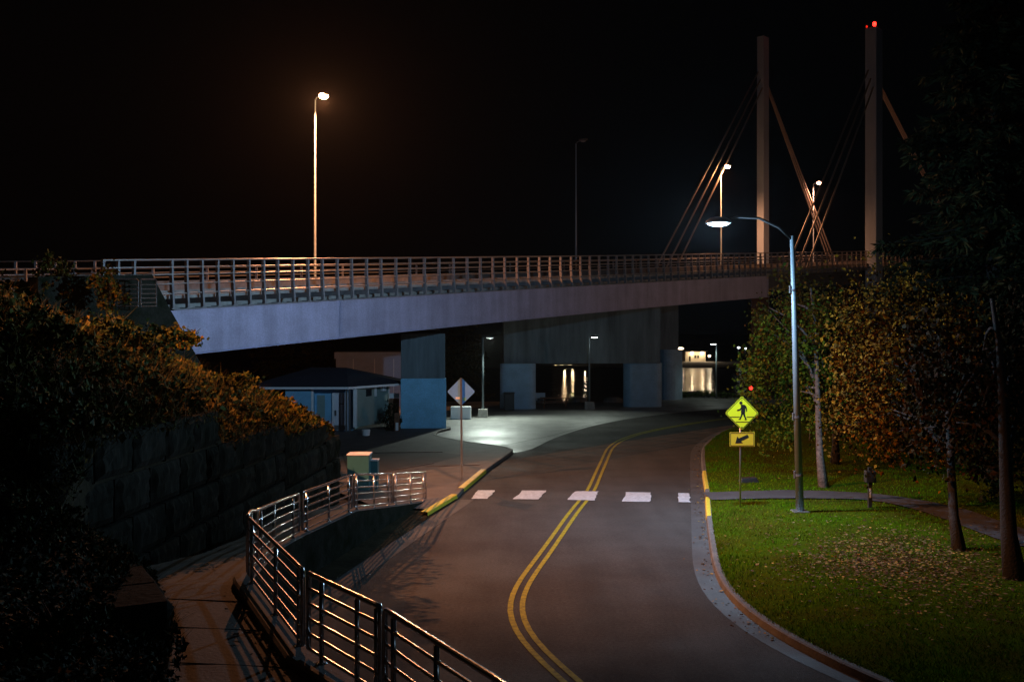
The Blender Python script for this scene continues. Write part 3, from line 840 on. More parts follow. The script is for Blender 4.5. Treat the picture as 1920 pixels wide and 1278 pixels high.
# bushes over the hillside: one mass, with some shrubs that stand out
def hill_points(n, ymin, ymax, dmax, hgt):
    y = nr.uniform(ymin, ymax, n); d = nr.random(n) ** 1.1 * dmax
    out = np.empty((n, 3))
    for k in range(n):
        x = xr(y[k]) - d[k] + .15
        h = hgt * (0.25 + max(0, .8 * fbm(x, y[k], .55, 3) + .5)) * nr.random() ** .7
        if y[k] > 27: h *= .25
        if y[k] < 14.5: h *= min(.30, .06 + max(0, d[k]) * .2)
        out[k] = (x, y[k], hill(y[k], max(d[k], 0)) + h)
    return out
UP = [(.056, .042, .006), (.040, .034, .005), (.040, .050, .007), (.024, .040, .006), (.085, .055, .008)]
P1 = hill_points(36000, 15, 35.5, 13, .95)
c1 = pick(UP, len(P1), [.28, .22, .2, .15, .15])
P2 = hill_points(30000, 7.5, 15, 7, .6)
c2 = pick([(.016, .022, .004), (.012, .018, .004), (.03, .022, .005)], len(P2))
mb, cc = leaves(np.r_[P1, P2], np.r_[np.full(len(P1), .12), np.full(len(P2), .065)], np.r_[c1, c2], droop=.2)
obj('undergrowth', mb, M['leaf'], kind='stuff', cols=cc, label='tangled brown and green undergrowth covering the bank on the left', cat='undergrowth')
# grass fringe drooping over the wall top and stub
def blades(pts, h, w, pal, lean=.4, wts=None):
    n = len(pts); p = np.asarray(pts)
    a = nr.uniform(0, 2 * math.pi, n); hh = h * (.5 + nr.random(n))
    s = np.stack([np.cos(a), np.sin(a), 0 * a], 1) * (w / 2)
    tip = p + np.stack([lean * hh * nr.normal(size=n), lean * hh * nr.normal(size=n), hh], 1)
    m = MB(); m.v = np.stack([p - s, p + s, tip], 1).reshape(-1, 3)
    i = np.arange(n) * 3
    m.f = np.stack([i, i + 1, i + 2], 1).tolist()
    return m, pick(pal, n, wts)
yy = nr.uniform(11.4, 32, 7000); dd = nr.uniform(-.12, .7, 7000)
pt = np.array([(xr(a) - b, a, hill(a, max(b, 0)) + .03) for a, b in zip(yy, dd)])
mb, cc = blades(pt, .16, .014, [(.16, .10, .03), (.10, .09, .025), (.07, .08, .02)], .7)
q = hill_points(16000, 14.5, 35.5, 12, .5); q = q[q[:, 1] < 28]
m2, c2_ = blades(q, .55, .022, [(.05, .040, .010), (.035, .034, .008), (.07, .045, .010)], .55)
k0 = len(mb.v); mb.v = np.r_[mb.v, m2.v]; mb.f = mb.f + [[a + k0 for a in f] for f in m2.f]; cc = np.r_[cc, c2_]
obj('dry_grass', mb, M['leaf'], kind='stuff', cols=cc, label='dry grass fringe along the wall top and between the bushes', cat='grass')

def shrub(name, base, rad, n, size, pal, label, w=None, group=None, stems=6, clumps=26, cat='shrub'):
    base = Vector(base)
    t = thing(name, base, label, cat, group)
    c = base + Vector((0, 0, rad[2] * .95))
    pts = blob_points(n, c, rad, clumps)
    pts[:, 2] = np.maximum(pts[:, 2], base.z + .03)
    mb, cc = leaves(pts, size, pick(pal, n, w), droop=.15)
    obj('foliage', mb, M['leaf'], t, cols=cc)
    m = MB()
    for k in range(stems):
        a = rng.uniform(0, 6.28); tip = c + Vector((math.cos(a) * rad[0] * .8, math.sin(a) * rad[1] * .8, rad[2] * rng.uniform(.1, .9)))
        m.tube([base - Vector((0, 0, .1)), base.lerp(tip, .5) + Vector((0, 0, .1)), tip], [.018, .012, .004], 5)
    obj('stem', m, M['bark'], t)
    return t
def on_hill(px, py):
    """first hit of the photo ray with the hill"""
    for Y in np.arange(8, 37.4, .1):
        p = W(px, py, Y); d = xr(Y) - p.x
        if d > 0 and hill(Y, d) >= p.z: return Vector((p.x, Y, hill(Y, d)))
    return W(px, py, 34)
BR = [(.080, .050, .007), (.055, .042, .006), (.04, .042, .006)]
YG = [(.11, .085, .008), (.07, .065, .008), (.13, .065, .007)]
GN = [(.018, .028, .004), (.028, .036, .006), (.012, .020, .004)]
shrub('bush', on_hill(345, 655), (.75, .6, .45), 900, .13, YG, 'leafy yellow green bush against the left end of the bridge girder')
shrub('bush', on_hill(520, 790), (.8, .6, .32), 900, .11, YG, 'yellow leaved bush on the wall end beside the small restroom building')
shrub('bush', on_hill(430, 750), (.9, .7, .4), 1200, .12, [YG[1], BR[1], GN[1]], 'olive bush above the tallest block of the wall')
shrub('bush', on_hill(100, 580), (.8, .8, 1.0), 1100, .13, BR, 'rusty brown bush rising in front of the balustrade at far left')
shrub('bush', on_hill(205, 600), (.6, .6, .9), 900, .12, BR, 'thin brown bush in front of the wide tubular railing panel')
shrub('bush', on_hill(60, 720), (1.2, 1.0, .7), 1300, .12, [BR[0], GN[1]], 'mixed brown and green bush low at the left picture edge')
shrub('bush', on_hill(250, 700), (1.2, 1.0, .7), 1300, .13, [GN[0], BR[2], GN[1]], 'dark green bush in the middle of the brown bank')
shrub('bush', on_hill(70, 900), (1.0, 1.0, .8), 1400, .11, GN, 'dark ivy green bush at left beside the block wall')
shrub('bush', on_hill(40, 1010), (.7, .6, .35), 2500, .055, GN, 'deep green bush above the low wall end at bottom left')
shrub('bush', on_hill(110, 1230), (.6, .5, .25), 2500, .05, GN, 'shadowy low bush at the bottom left corner beside the path')
shrub('shrub', G(735, 811, 0) + Vector((0, 0, .1)), (.62, .6, .8), 1200, .10, [(.02, .025, .012), (.03, .03, .015)], 'dark round shrub between the restroom building and the square pier')

# ------------------------------------------------------------------ lawn, walkway, right-hand side
def kx(y):   # x of the right kerb at distance y (first crossing)
    for a, b in zip(KRf, KRf[1:]):
        if a[1] <= y <= b[1] or b[1] <= y <= a[1]:
            t = (y - a[1]) / (b[1] - a[1] + 1e-9); return a[0] + (b[0] - a[0]) * t
    return KRf[0][0] if y < KRf[0][1] else KRf[-1][0]
def lawn_z(x, y):
    e = min(1, max(0, (x - kx(y) - .15) / 2.0))
    return .145 + e * (.05 + .10 * fbm(x, y, .12) + .012 * fbm(x, y, 1.2)) + max(0, min(1, (y - 40) / 14)) * e * .25
rows = []
ymax = max(p[1] for p in KRf)
for y in np.r_[-8:KRf[0][1]:2, KRf[0][1]:62.6:.45]:
    x0 = kx(y) + .165
    if y < KRf[0][1]: x0 = KRf[0][0] + .165 + (KRf[0][1] - y) * .75
    rows.append([(x0 + t, y, lawn_z(x0 + t, y) if y > 15 else .15) for t in (0, .3, .7, 1.2, 1.8, 2.5, 3.3, 4.2, 5.2, 6.4, 7.8, 9.5, 12, 16, 22, 32, 45)])
lawn = obj('lawn', MB().grid(rows), M['lawn'], kind='structure', smooth=True)
wk = [(1326, 931), (1400, 931), (1500, 930), (1600, 931), (1680, 938), (1770, 958), (1850, 985), (1960, 1025)]
wc = smooth_line([G(x, y, .15) for x, y in wk], 60); wn = normals(wc)
def wkz(p): return lawn_z(p[0], p[1]) + .025
obj('walkway', MB().grid([[(*(p + n * t), max(wkz(p + n * t), wkz(p)) + .012) for t in (-.75, -.4, 0, .4, .75)] for p, n in zip(wc, wn)]), mat('walk_dark', (.045, .046, .05), .75, var=.25, scale=1.5, bump=.4, bscale=35), kind='structure')
# grass blades
LIT = G(1690, 1050, .2)
N = 100000
gy = 15.5 + (60 - 15.5) * nr.random(N) ** 1.5
gp = []
for k in range(N):
    y = gy[k]; x0 = kx(y) + .17; x = x0 + nr.random() ** 1.25 * 13
    if np.min((wc[:, 0] - x) ** 2 + (wc[:, 1] - y) ** 2) < .5: continue
    if math.hypot((x - LIT[0]) / 3.6, (y - LIT[1]) / 3.4) + .5 * fbm(x, y, .8) < .85 and nr.random() < .75: continue
    gp.append((x, y, lawn_z(x, y) - .005))
mb, cc = blades(gp, .055, .018, [(.050, .19, .003), (.075, .20, .003)], .5)
tp = np.array([min(1, max(0, .35 + 1.1 * fbm(p[0], p[1], .45, 5) + .5 * fbm(p[0], p[1], 1.7, 2))) for p in gp])[:, None]
cc = cc * (1 - tp) + tp * cc * np.array([2.0, .80, 1.3])
hh_ = np.repeat((.6 + .8 * (1 - tp)), 3, axis=0)[:, 0]
mb.v[:, 2] = np.repeat(np.array(gp)[:, 2], 3) + (mb.v[:, 2] - np.repeat(np.array(gp)[:, 2], 3)) * hh_
obj('grass', mb, M['blade'], kind='stuff', cols=cc, label='short green grass growing on the lawn', cat='grass')
# fallen leaves: patch on the lawn, scatter, and the gutter
fl = []
for px, py, sx, sy, n in ((1650, 1045, 85, 26, 3600), (1600, 1020, 170, 40, 600), (1780, 1075, 110, 45, 3000), (1500, 880, 120, 20, 160), (1480, 1100, 160, 60, 60)):
    for k in range(n):
        q = G(px + nr.normal() * sx, max(850, py + nr.normal() * sy), .2)
        if q.x > kx(q.y) + .2: fl.append((q.x, q.y, lawn_z(q.x, q.y) + .05))
for k in range(320):
    j = nr.integers(20, 260); p = KRf[j] - KNf[j] * abs(nr.normal()) * .18
    fl.append((p[0], p[1], .02 + .02 * nr.random()))
for k in range(60):
    y = nr.uniform(8, 15); x, z = rxz(y); fl.append((x - .3 - abs(nr.normal()) * .12, y, z + .05))
fl = np.array(fl)
mb, cc = leaves(fl, .085, pick([(.12, .07, .03), (.20, .14, .07), (.06, .03, .015), (.08, .045, .02), (.30, .20, .05)], len(fl)), droop=0)
zz = np.repeat(fl[:, 2], 4); mb.v[:, 2] = zz + (mb.v[:, 2] - zz) * .25
obj('fallen_leaves', mb, M['leaf'], kind='stuff', cols=cc, label='brown fallen leaves scattered on lawn and in the gutter', cat='leaves')

# street lamp on the lawn
def street_lamp(base, top, head, power, label, lens='lamp_cool', col=COOL):
    base = Vector(base); top = Vector(top); head = Vector(head)
    L = thing('street_lamp', base, label, 'street lamp')
    obj('pole', MB().tube([base + Vector((0, 0, .02)), base.lerp(top, .5), top], [.125, .095, .062], 14), M['pole'], L, smooth=True)
    obj('base_plate', MB().box(base.x - .24, base.x + .24, base.y - .24, base.y + .24, base.z - .08, base.z + .05), M['galv'], L, bevel=.02)
    a = top - Vector((0, 0, .12)); d = head - a
    arm = [a, a + d * .18 + Vector((0, 0, .28)), a + d * .45 + Vector((0, 0, .42)), a + d * .75 + Vector((0, 0, .30)), head + Vector((.1, 0, .02))]
    obj('arm', MB().tube(arm, [.045, .042, .038, .034, .03], 10), M['arm'], L, smooth=True)
    bnd = MB()
    for f in (.13, .34, .80):
        p = base.lerp(top, f); bnd.lathe((p.x, p.y, p.z), [(.125 - .06 * f + .012, 0), (.125 - .06 * f + .012, .06)], 14)
        bnd.box(p.x - .16 + .04 * f, p.x - .09 + .03 * f, p.y - .05, p.y + .03, p.z - .06, p.z + .16)
    obj('band', bnd, M['dark_steel'], L)
    hs = MB()
    hs.v = []; n = 18
    prof = [(.10, .16), (.26, .13), (.37, .05), (.40, -.02), (.36, -.03)]
    hs.lathe((head.x, head.y, head.z), list(reversed(prof)), n)
    h = obj('lamp_head', hs, M['housing'], L, smooth=True)
    obj('lens', MB().ell((head.x, head.y, head.z - .035),   .33, .33, .075, 18, 8), M[lens], L, smooth=True)
    light('led_light', (head.x, head.y, head.z - .20), col, power, .16, L, wide=.62)
    return L
sb = G(1500, 960, .2); sb.z = lawn_z(sb.x, sb.y)
street_lamp(sb, W(1485, 442, sb.y), W(1347, 417, sb.y - .4), 9800, 'tall grey street lamp with curved arm and lit cool white head on the lawn')
street_lamp((15.5, 5.0, .15), (15.4, 5.0, 8.9), (12.9, 4.6, 9.0), 600, 'second grey street lamp further along the lawn kerb, nearer than the camera view')
street_lamp((41, 60, .1), (41, 60, 9.2), (38.6, 60, 9.3), 3200, 'sodium lit street lamp along the road bend beyond the right picture edge', 'lamp_orange', (1, .58, .36))

# pedestrian crossing sign
sp_ = G(1388, 950, .17); sy = sp_.y; sx = sp_.x; sz = sp_.z - .03
S = thing('crossing_sign', (sx, sy, sz), 'yellow green diamond crossing sign with walking figure above an arrow plaque', 'road sign')
obj('post', MB().tube([(sx, sy, sz - .1), (sx, sy, sz + 3.35)], .028, 8), M['galv'], S, smooth=True)
dc = W(1390.5, 774, sy); hd_ = .54
def fp(c, pts, y, th=.004): # face polygon from (x,z)
    return MB().prism([(c.x + a, y, c.z + b) for a, b in pts], (0, th, 0))
def rdia(h, cut=.06):
    pts = []
    for k in range(4):
        a = k * math.pi / 2; b = a + math.pi / 2
        A = Vector((math.cos(a), math.sin(a))) * h; Bv = Vector((math.cos(b), math.sin(b))) * h
        Cn = Vector((math.cos(b + math.pi / 2), math.sin(b + math.pi / 2))) * h
        pts += [A.lerp(Bv, 1 - cut), Bv.lerp(Cn, cut)] if False else [A.lerp(Bv, cut), A.lerp(Bv, 1 - cut)]
    return [(p.x, p.y) for p in pts]
yf = sy - .045
obj('sign_plate', fp(dc, rdia(hd_), yf, .006), M['sign_y'], S)
bd = MB()
o_, i_ = rdia(hd_ - .02), rdia(hd_ - .045)
for k in range(8):
    j = (k + 1) % 8
    bd.quad(*[(dc.x + q[0], yf - .003, dc.z + q[1]) for q in (o_[k], o_[j], i_[j], i_[k])])
fs_ = .0056
def figpoly(pts): return [(a * fs_, b * fs_) for a, b in pts]
bd.prism([(dc.x + a, yf - .004, dc.z + b) for a, b in figpoly([(-6 + 9 * math.cos(t), 58 + 9 * math.sin(t)) for t in np.linspace(0, 6.0, 12)])], (0, .003, 0))
for poly in ([(-8, 46), (4, 49), (16, 47), (20, 38), (18, 6), (12, -2), (-4, -2), (-6, 8), (-2, 26), (-4, 34)],
             [(-8, 46), (-3, 36), (-12, 24), (-26, 20), (-29, 15), (-24, 13), (-10, 16), (2, 28)],
             [(16, 47), (23, 40), (29, 24), (28, 10), (23, 9), (23, 22), (17, 34)],
             [(-4, 0), (6, 0), (2, -12), (-9, -36), (-19, -36), (-19, -32), (-14, -31), (-7, -14)],
             [(4, 0), (16, 2), (19, -16), (27, -35), (25, -38), (14, -38), (18, -33), (9, -14)]):
    bd.prism([(dc.x + a, yf - .004, dc.z + b) for a, b in figpoly(poly)], (0, .003, 0))
for x0, x1, z in ((-66, -12, -21), (26, 66, -21), (-34, 38, -49)):
    bd.prism([(dc.x + a, yf - .004, dc.z + b) for a, b in figpoly([(x0, z - 1.6), (x1, z - 1.6), (x1, z + 1.6), (x0, z + 1.6)])], (0, .003, 0))
for z in (74, -78):
    bd.prism([(dc.x + a, yf - .004, dc.z + b) for a, b in figpoly([(3 * math.cos(t), z + 3 * math.sin(t)) for t in np.linspace(0, 5.5, 8)])], (0, .003, 0))
obj('walking_figure', bd, M['black'], S)
pc_ = W(1391, 823, sy); hw, hh = .395, .225
obj('arrow_plaque', fp(pc_, [(-hw, -hh), (hw, -hh), (hw, hh), (-hw, hh)], yf, .006), M['sign_a'], S)
bd = MB()
e = .018
for q in ([(-hw + e, -hh + e), (hw - e, -hh + e), (hw - e, -hh + 2 * e), (-hw + e, -hh + 2 * e)], [(-hw + e, hh - 2 * e), (hw - e, hh - 2 * e), (hw - e, hh - e), (-hw + e, hh - e)], [(-hw + e, -hh + 2 * e), (-hw + 2 * e, -hh + 2 * e), (-hw + 2 * e, hh - 2 * e), (-hw + e, hh - 2 * e)], [(hw - 2 * e, -hh + 2 * e), (hw - e, -hh + 2 * e), (hw - e, hh - 2 * e), (hw - 2 * e, hh - 2 * e)]):
    bd.quad(*[(pc_.x + a, yf - .003, pc_.z + b) for a, b in q])
bd.prism([(pc_.x + a, yf - .004, pc_.z + b) for a, b in figpoly([(-39, -22), (-28, 17), (-19, 6), (30, 28), (38, 12), (-8, -10), (4, -20)])], (0, .003, 0))
obj('arrow', bd, M['black'], S)
# diamond sign seen from behind
dp = G(866, 897, .13)
D = thing('warning_sign', dp, 'bare grey back of a diamond road sign on a thin post by the left kerb', 'road sign')
dc2 = W(864.5, 734, dp.y); h2 = 26.5 / F * dp.y
obj('sign_plate', MB().prism([(dc2.x + a, dp.y + .04, dc2.z + b) for a, b in rdia(h2)], (0, .006, 0)), M['alu'], D)
obj('post', MB().bar((dp.x, dp.y, dp.z - .1), (dc2.x, dp.y, dc2.z + h2 - .02), .085, .075), M['galv'], D)
s1 = W(858, 746, dp.y); obj('sticker', MB().box(s1.x - .08, s1.x + .08, dp.y + .034, dp.y + .037, s1.z - .04, s1.z + .04), M['sticker'], D)
s2 = W(871, 748, dp.y); obj('sticker', MB().prism([(s2.x + .07 * math.cos(t), dp.y + .034, s2.z + .07 * math.sin(t)) for t in np.linspace(0, 5.8, 14)], (0, .003, 0)), M['sticker_g'], D)

# ------------------------------------------------------------------ trees
def broad_tree(name, base, top, r0, crown_c, crown_r, n, size, pal_fn, label, clumps=60, bark='bark', lean=None, spread=.33, targets=14, cat='tree', keep=None):
    base = Vector(base)
    t = thing(name, base, label, cat)
    m = MB()
    tg = []
    for k in range(targets):
        a = rng.uniform(0, 6.28); q = rng.uniform(.45, .85)
        tip = Vector(crown_c) + Vector((math.cos(a) * crown_r[0] * q, math.sin(a) * crown_r[1] * q, crown_r[2] * rng.uniform(-.7, .6)))
        tg.append((rng.uniform(.35, .9), tip))
    limbs(m, base - Vector((0, 0, .15)), top, r0, tg, 10)
    obj('trunk', m, M[bark], t, smooth=True)
    p = blob_points(n, crown_c, crown_r, clumps, spread)
    if keep is not None: p = p[keep(p)]
    mb, cc = leaves(p, size, pal_fn(p), droop=.5)
    obj('crown', mb, M['leaf'], t, cols=cc)
    return t
def two_tone(zlo, zhi, low, high):
    def fn(p):
        f = ((p[:, 2] - zlo) / (zhi - zlo) + .18 * nr.normal(size=len(p))).clip(0, 1)
        a = pick(low, len(p)); b = pick(high, len(p)); s = (nr.random(len(p)) < f)[:, None]
        return np.where(s, b, a)
    return fn
t1 = G(1545, 912, .2)
OL = [(.09, .14, .010), (.06, .11, .008), (.14, .14, .010)]
AM = [(.12, .065, .006), (.09, .05, .006), (.06, .05, .007)]
broad_tree('maple_tree', t1, W(1520, 540, 37.5), .15, W(1500, 672, 38), (2.15, 2.0, 3.4), 15000, .125, two_tone(4.2, 7.5, OL, AM), 'young pale trunked tree behind the street lamp, green below and amber above', 70, 'pale_bark', keep=lambda p: np.hypot(p[:, 0] / p[:, 1] * F + 960 - 1408, HZ + (CZ - p[:, 2]) / p[:, 1] * F - 727) > 7)
t2 = G(1800, 1030, .2)
OR_ = [(.16, .062, .003), (.10, .045, .003), (.19, .09, .005), (.05, .028, .003)]
broad_tree('maple_tree', t2, W(1760, 640, 28.5), .14, W(1705, 700, 30.5), (2.6, 2.3, 3.1), 14000, .11, lambda p: pick(OR_, len(p)), 'orange autumn maple leaning left over the lawn, branches hanging low', 80, targets=18)
t3 = G(1905, 1085, .2)
broad_tree('maple_tree', t3, W(1860, 560, 24.5), .20, W(1860, 720, 26.0), (2.4, 2.2, 2.6), 6500, .14, lambda p: pick([(.032, .016, .004), (.022, .016, .004), (.014, .016, .004)], len(p)), 'dark brown leaved tree with thick leaning trunk at the right edge', 50, targets=12)
t4 = G(1566, 868, .25)
broad_tree('maple_tree', t4, W(1560, 640, 42.5), .17, W(1605, 690, 43.5), (2.4, 2.2, 3.6), 6500, .17, two_tone(2.5, 8, [(.03, .03, .005), (.022, .024, .005)], [(.05, .026, .004), (.035, .02, .004)]), 'second amber tree with dark trunk just behind the pale trunked one', 60)
def conifer(name, base, h, r, nb, label, pal, droop=.45, low=.08, zmax=None):
    base = Vector(base); t = thing(name, base, label, 'conifer')
    obj('trunk', MB().tube([base - Vector((0, 0, .2)), base + Vector((.05, 0, h * .5)), base + Vector((0, 0, h))], [r * .075, r * .05, .02], 8), M['bark'], t, smooth=True)
    cen = []; dirs = []
    m = MB()
    for k in range(nb):
        f = low + (1 - low) * (k + rng.random()) / nb
        a = rng.uniform(0, 6.283); L = r * (1 - f) ** .72 * rng.uniform(.65, 1.12) + .15
        o_ = base + Vector((0, 0, h * f)); d = Vector((math.cos(a), math.sin(a), 0))
        pts = [o_ + d * L * q + Vector((0, 0, L * (.18 * q - droop * q * q + .22 * q ** 4))) for q in (0, .35, .7, 1)]
        m.tube(pts, [.035, .025, .015, .005], 4, cap=False)
        ns = int(58 * L + 14)
        side = Vector((-d.y, d.x, 0))
        for _ in range(ns):
            q = rng.random() ** .7; s_ = rng.uniform(-1, 1) * L * .28 * (1.1 - q) + rng.gauss(0, .05)
            p = o_ + d * L * q + side * s_ + Vector((0, 0, L * (.18 * q - droop * q * q + .22 * q ** 4) - abs(s_) * .25 - rng.random() * .22))
            cen.append(p); dirs.append(d * .5 + side * (1.2 if s_ > 0 else -1.2) * rng.random() + Vector((0, 0, -.7 * rng.random())))
    obj('branches', m, M['bark'], t)
    c = np.array(cen); d = np.array(dirs) + nr.normal(size=(len(cen), 3)) * .25; d /= np.linalg.norm(d, axis=1)[:, None]
    tt = nr.normal(size=c.shape); tt -= d * (tt * d).sum(1)[:, None]; tt /= np.linalg.norm(tt, axis=1)[:, None]
    s = (.28 + .14 * nr.random(len(c)))[:, None] * (.6 + .4 * r / 4)
    mb = MB(); mb.v = np.stack([c - tt * .03, c + d * s * .5 - tt * .05, c + d * s, c + d * s * .5 + tt * .05], 1).reshape(-1, 3)
    i = np.arange(len(c)) * 4; mb.f = np.stack([i, i + 1, i + 2, i + 3], 1).tolist()
    obj('crown', mb, M['leaf'], t, cols=pick(pal, len(c)))
    return t
CP = [(.022, .032, .014), (.016, .025, .012), (.034, .034, .012)]
c4 = W(1865, 620, 37); c4.z = .2
conifer('spruce_tree', c4, 20.5, 5.8, 340, 'huge dark spruce filling the upper right, branches reaching the right pylon', CP, low=.16)
for px, Y, h, r, lab in ((2010, 33, 15, 4.2, 'dark spruce cut by the right picture edge beyond the thick trunk'), (1750, 52, 9, 3.0, 'smaller dark spruce behind the walkway post'),):
    p = W(px, 620, Y); p.z = .1
    conifer('spruce_tree', p, h, r, 90, lab, CP)
for px, Y, h, r, lab in ((872, 79.5, 9.5, 2.3, 'brownish conifer behind the back of the diamond sign'), (600, 79, 8.6, 2.8, 'dark conifer behind the restroom roof'), (520, 78, 8.3, 3.2, 'dark conifer beneath the left part of the bridge')):
    p = W(px, 620, Y); p.z = 0
    conifer('conifer_tree', p, h, r, 90, lab, [(.05, .04, .015), (.035, .035, .014), (.07, .045, .015)])
# hedge and shrubs along the lawn back
for px, Y, rx, rz, lab in ((1460, 61, 2.6, .55, 'low bright green shrub at the far tip of the lawn'), (1700, 47, 3.2, 1.5, 'dark hedge clump beyond the walkway behind the post'), (1850, 40, 3.4, 1.8, 'black green hedge clump right of the walkway bend'), (1950, 33, 3.0, 2.0, 'dark hedge clump at the right edge behind thick trunk'), (1560, 58, 3.0, 1.3, 'dark bush behind the two lawn trees')):
    p = W(px, 620, Y); p.z = .15
    shrub('bush', p, (rx, 1.3, rz), 2200, .16, [(.04, .06, .016), (.03, .05, .014), (.06, .06, .016)] if px > 1500 else [(.05, .10, .02), (.08, .12, .03)], lab, clumps=40)
# small things on the lawn
p = G(1631, 950, .2)
t = thing('dispenser_post', p, 'dark post with small box and white label beside the walkway', 'post')
obj('post', MB().box(p.x - .055, p.x + .055, p.y - .05, p.y + .05, p.z - .1, p.z + 1.25), M['arm'], t)
obj('box', MB().box(p.x - .16, p.x + .16, p.y - .14, p.y + .1, p.z + .78, p.z + 1.15), M['arm'], t, bevel=.02)
obj('label_plate', MB().box(p.x - .035, p.x + .02, p.y - .057, p.y - .052, p.z + .30, p.z + .60), M['sticker'], t)
p = G(1402, 902, .2)
t = thing('irrigation_box', p, 'small black utility box lying on the lawn behind the crossing sign', 'utility box')
obj('lid', MB().hexa([(p.x - .3, p.y - .2, p.z - .05), (p.x + .4, p.y - .2, p.z - .05), (p.x + .4, p.y + .25, p.z - .05), (p.x - .3, p.y + .25, p.z - .05), (p.x - .25, p.y - .15, p.z + .13), (p.x + .3, p.y - .15, p.z + .16), (p.x + .3, p.y + .2, p.z + .16), (p.x - .25, p.y + .2, p.z + .13)]), M['black'], t, bevel=.02)
p = W(1519, 800, 49); p.z = .3
broad_tree('sapling', p, (p.x, p.y, 3.6), .06, (p.x, p.y, 3.6), (.9, .9, 1.0), 700, .13, lambda q: pick(OL, len(q)), 'thin grey sapling on the lawn left of the pale trunk', 14, 'pale_bark', targets=5)
# red marker light beyond the lawn
p = W(1408, 727, 72)
t = thing('marker_light', (p.x, p.y, 0), 'thin post with a small glowing red light beyond the lawn tip', 'marker light')
obj('post', MB().tube([(p.x, p.y, 0), (p.x, p.y, p.z)], .03, 6), M['dark_steel'], t)
obj('lens', MB().ell(p, .13, .13, .15), M['red_lit'], t)

# ------------------------------------------------------------------ under the bridge: building, lot, lamps
bY = 55.5
R_ = thing('restroom_building', G(640, 812, .13), 'small pale restroom building with hipped dark roof and recessed door porch', 'building')
zf = .13
def bx(px, Y=bY): return (px - 960) / F * Y
eave = CZ + (HZ - 726) / F * 54.6
xl, xc, xr2 = bx(535), bx(666), bx(726, 57.9)
xp0, xp1 = bx(587), bx(658)
wl_ = MB()
wl_.box(xl, xp0, bY, bY + 4.5, zf, eave)                  # left solid part
wl_.box(xp0, xp1, bY + .6, bY + 4.5, zf, eave)           # porch back wall
wl_.box(xp0, xc, bY, bY + .6, eave - .16, eave)          # lintel
obj('wall', wl_, M['siding'], R_)
sw = MB()
A, Bq = Vector((xc, bY, 0)), Vector((xr2, bY + 3.3, 0))
nrm = Vector((-(Bq - A).y, (Bq - A).x, 0)).normalized()
def SWP(f, z, o=0.0):
    q = A.lerp(Bq, f) - nrm * o; return Vector((q.x, q.y, z))
sw.hexa([SWP(0, zf + .25), SWP(1, zf + .25), SWP(1, zf + .25) + nrm * .15, SWP(0, zf + .25) + nrm * .15, SWP(0, eave), SWP(1, eave), SWP(1, eave) + nrm * .15, SWP(0, eave) + nrm * .15])
for k in range(14):   # lap siding boards
    z = zf + .28 + k * (eave - zf - .3) / 14
    sw.hexa([SWP(.02, z, .0), SWP(.98, z, .0), SWP(.98, z, .022), SWP(.02, z, .022), SWP(.02, z + .15, .0), SWP(.98, z + .15, .0), SWP(.98, z + .15, .004), SWP(.02, z + .15, .004)])
obj('side_wall', sw, M['siding_g'], R_)
trs = []
tr = MB(); trs.append(tr)
tr.box(xp0 - .10, xp0 + .02, bY - .03, bY + .05, zf + .2, eave - .17)
tr = MB(); trs.append(tr)
tr.box(xp0 - .10, xc + .06, bY - .035, bY + .0, eave - .17, eave - .02)
tr = MB(); trs.append(tr)
tr.box(xc - .10, xc + .09, bY - .05, bY + .14, zf + .25, eave - .17)
tr = MB(); trs.append(tr)
tr.hexa([SWP(.97, zf + .25, .03), SWP(1.0, zf + .25, .03), SWP(1.0, zf + .25, 0), SWP(.97, zf + .25, 0), SWP(.97, eave, .03), SWP(1.0, eave, .03), SWP(1.0, eave, 0), SWP(.97, eave, 0)])
for tr in trs: obj('trim', tr, M['trim'], R_)
df = MB()
dx0, dx1 = bx(627, bY + 1), bx(655, bY + 1)
dr = obj('door', MB().box(dx0 + .06, dx1, bY + .54, bY + .6, zf + .03, zf + 2.05), M['door'], R_)
obj('door_frame', MB().box(dx0 - .04, dx0 + .05, bY + .5, bY + .598, zf, zf + 2.14).box(dx0 + .05, dx1, bY + .5, bY + .598, zf + 2.06, zf + 2.14), M['trim'], dr)
obj('handle', MB().box(dx0 + .10, dx0 + .20, bY + .5, bY + .535, zf + .85, zf + 1.15), M['dark_steel'], dr)
obj('closer', MB().box(dx0 + .40, dx0 + .62, bY + .48, bY + .535, zf + 1.50, zf + 1.54), M['dark_steel'], dr)
obj('kick_plate', MB().box(dx0 + .08, dx1 - .02, bY + .525, bY + .537, zf + .05, zf + .32), M['galv'], dr)
d2 = obj('side_door', MB().box(xp0 + .12, xp0 + .55, bY + .55, bY + .598, zf + .03, zf + 2.0), M['siding_g'], R_)
obj('handle', MB().box(xp0 + .16, xp0 + .28, bY + .51, bY + .548, zf + .9, zf + .93), M['dark_steel'], d2)
px_ = MB()
for x in (bx(649.5, bY - .25), bx(656, bY - .1)):
    px_.box(x - .05, x + .05, bY - .3, bY - .2, zf, eave + .0)
obj('porch_post', px_, M['dark_steel'], R_)
obj('window', MB().hexa([SWP(.30, eave - .62, .03), SWP(.46, eave - .62, .03), SWP(.46, eave - .62, .01), SWP(.30, eave - .62, .01), SWP(.30, eave - .22, .03), SWP(.46, eave - .22, .03), SWP(.46, eave - .22, .01), SWP(.30, eave - .22, .01)]), M['glass'], R_)
obj('shutter', MB().hexa([SWP(.54, eave - .66, .10), SWP(.58, eave - .66, .10), SWP(.58, eave - .66, .02), SWP(.54, eave - .66, .02), SWP(.54, eave - .14, .10), SWP(.58, eave - .14, .10), SWP(.58, eave - .14, .02), SWP(.54, eave - .14, .02)]), M['trim'], R_)
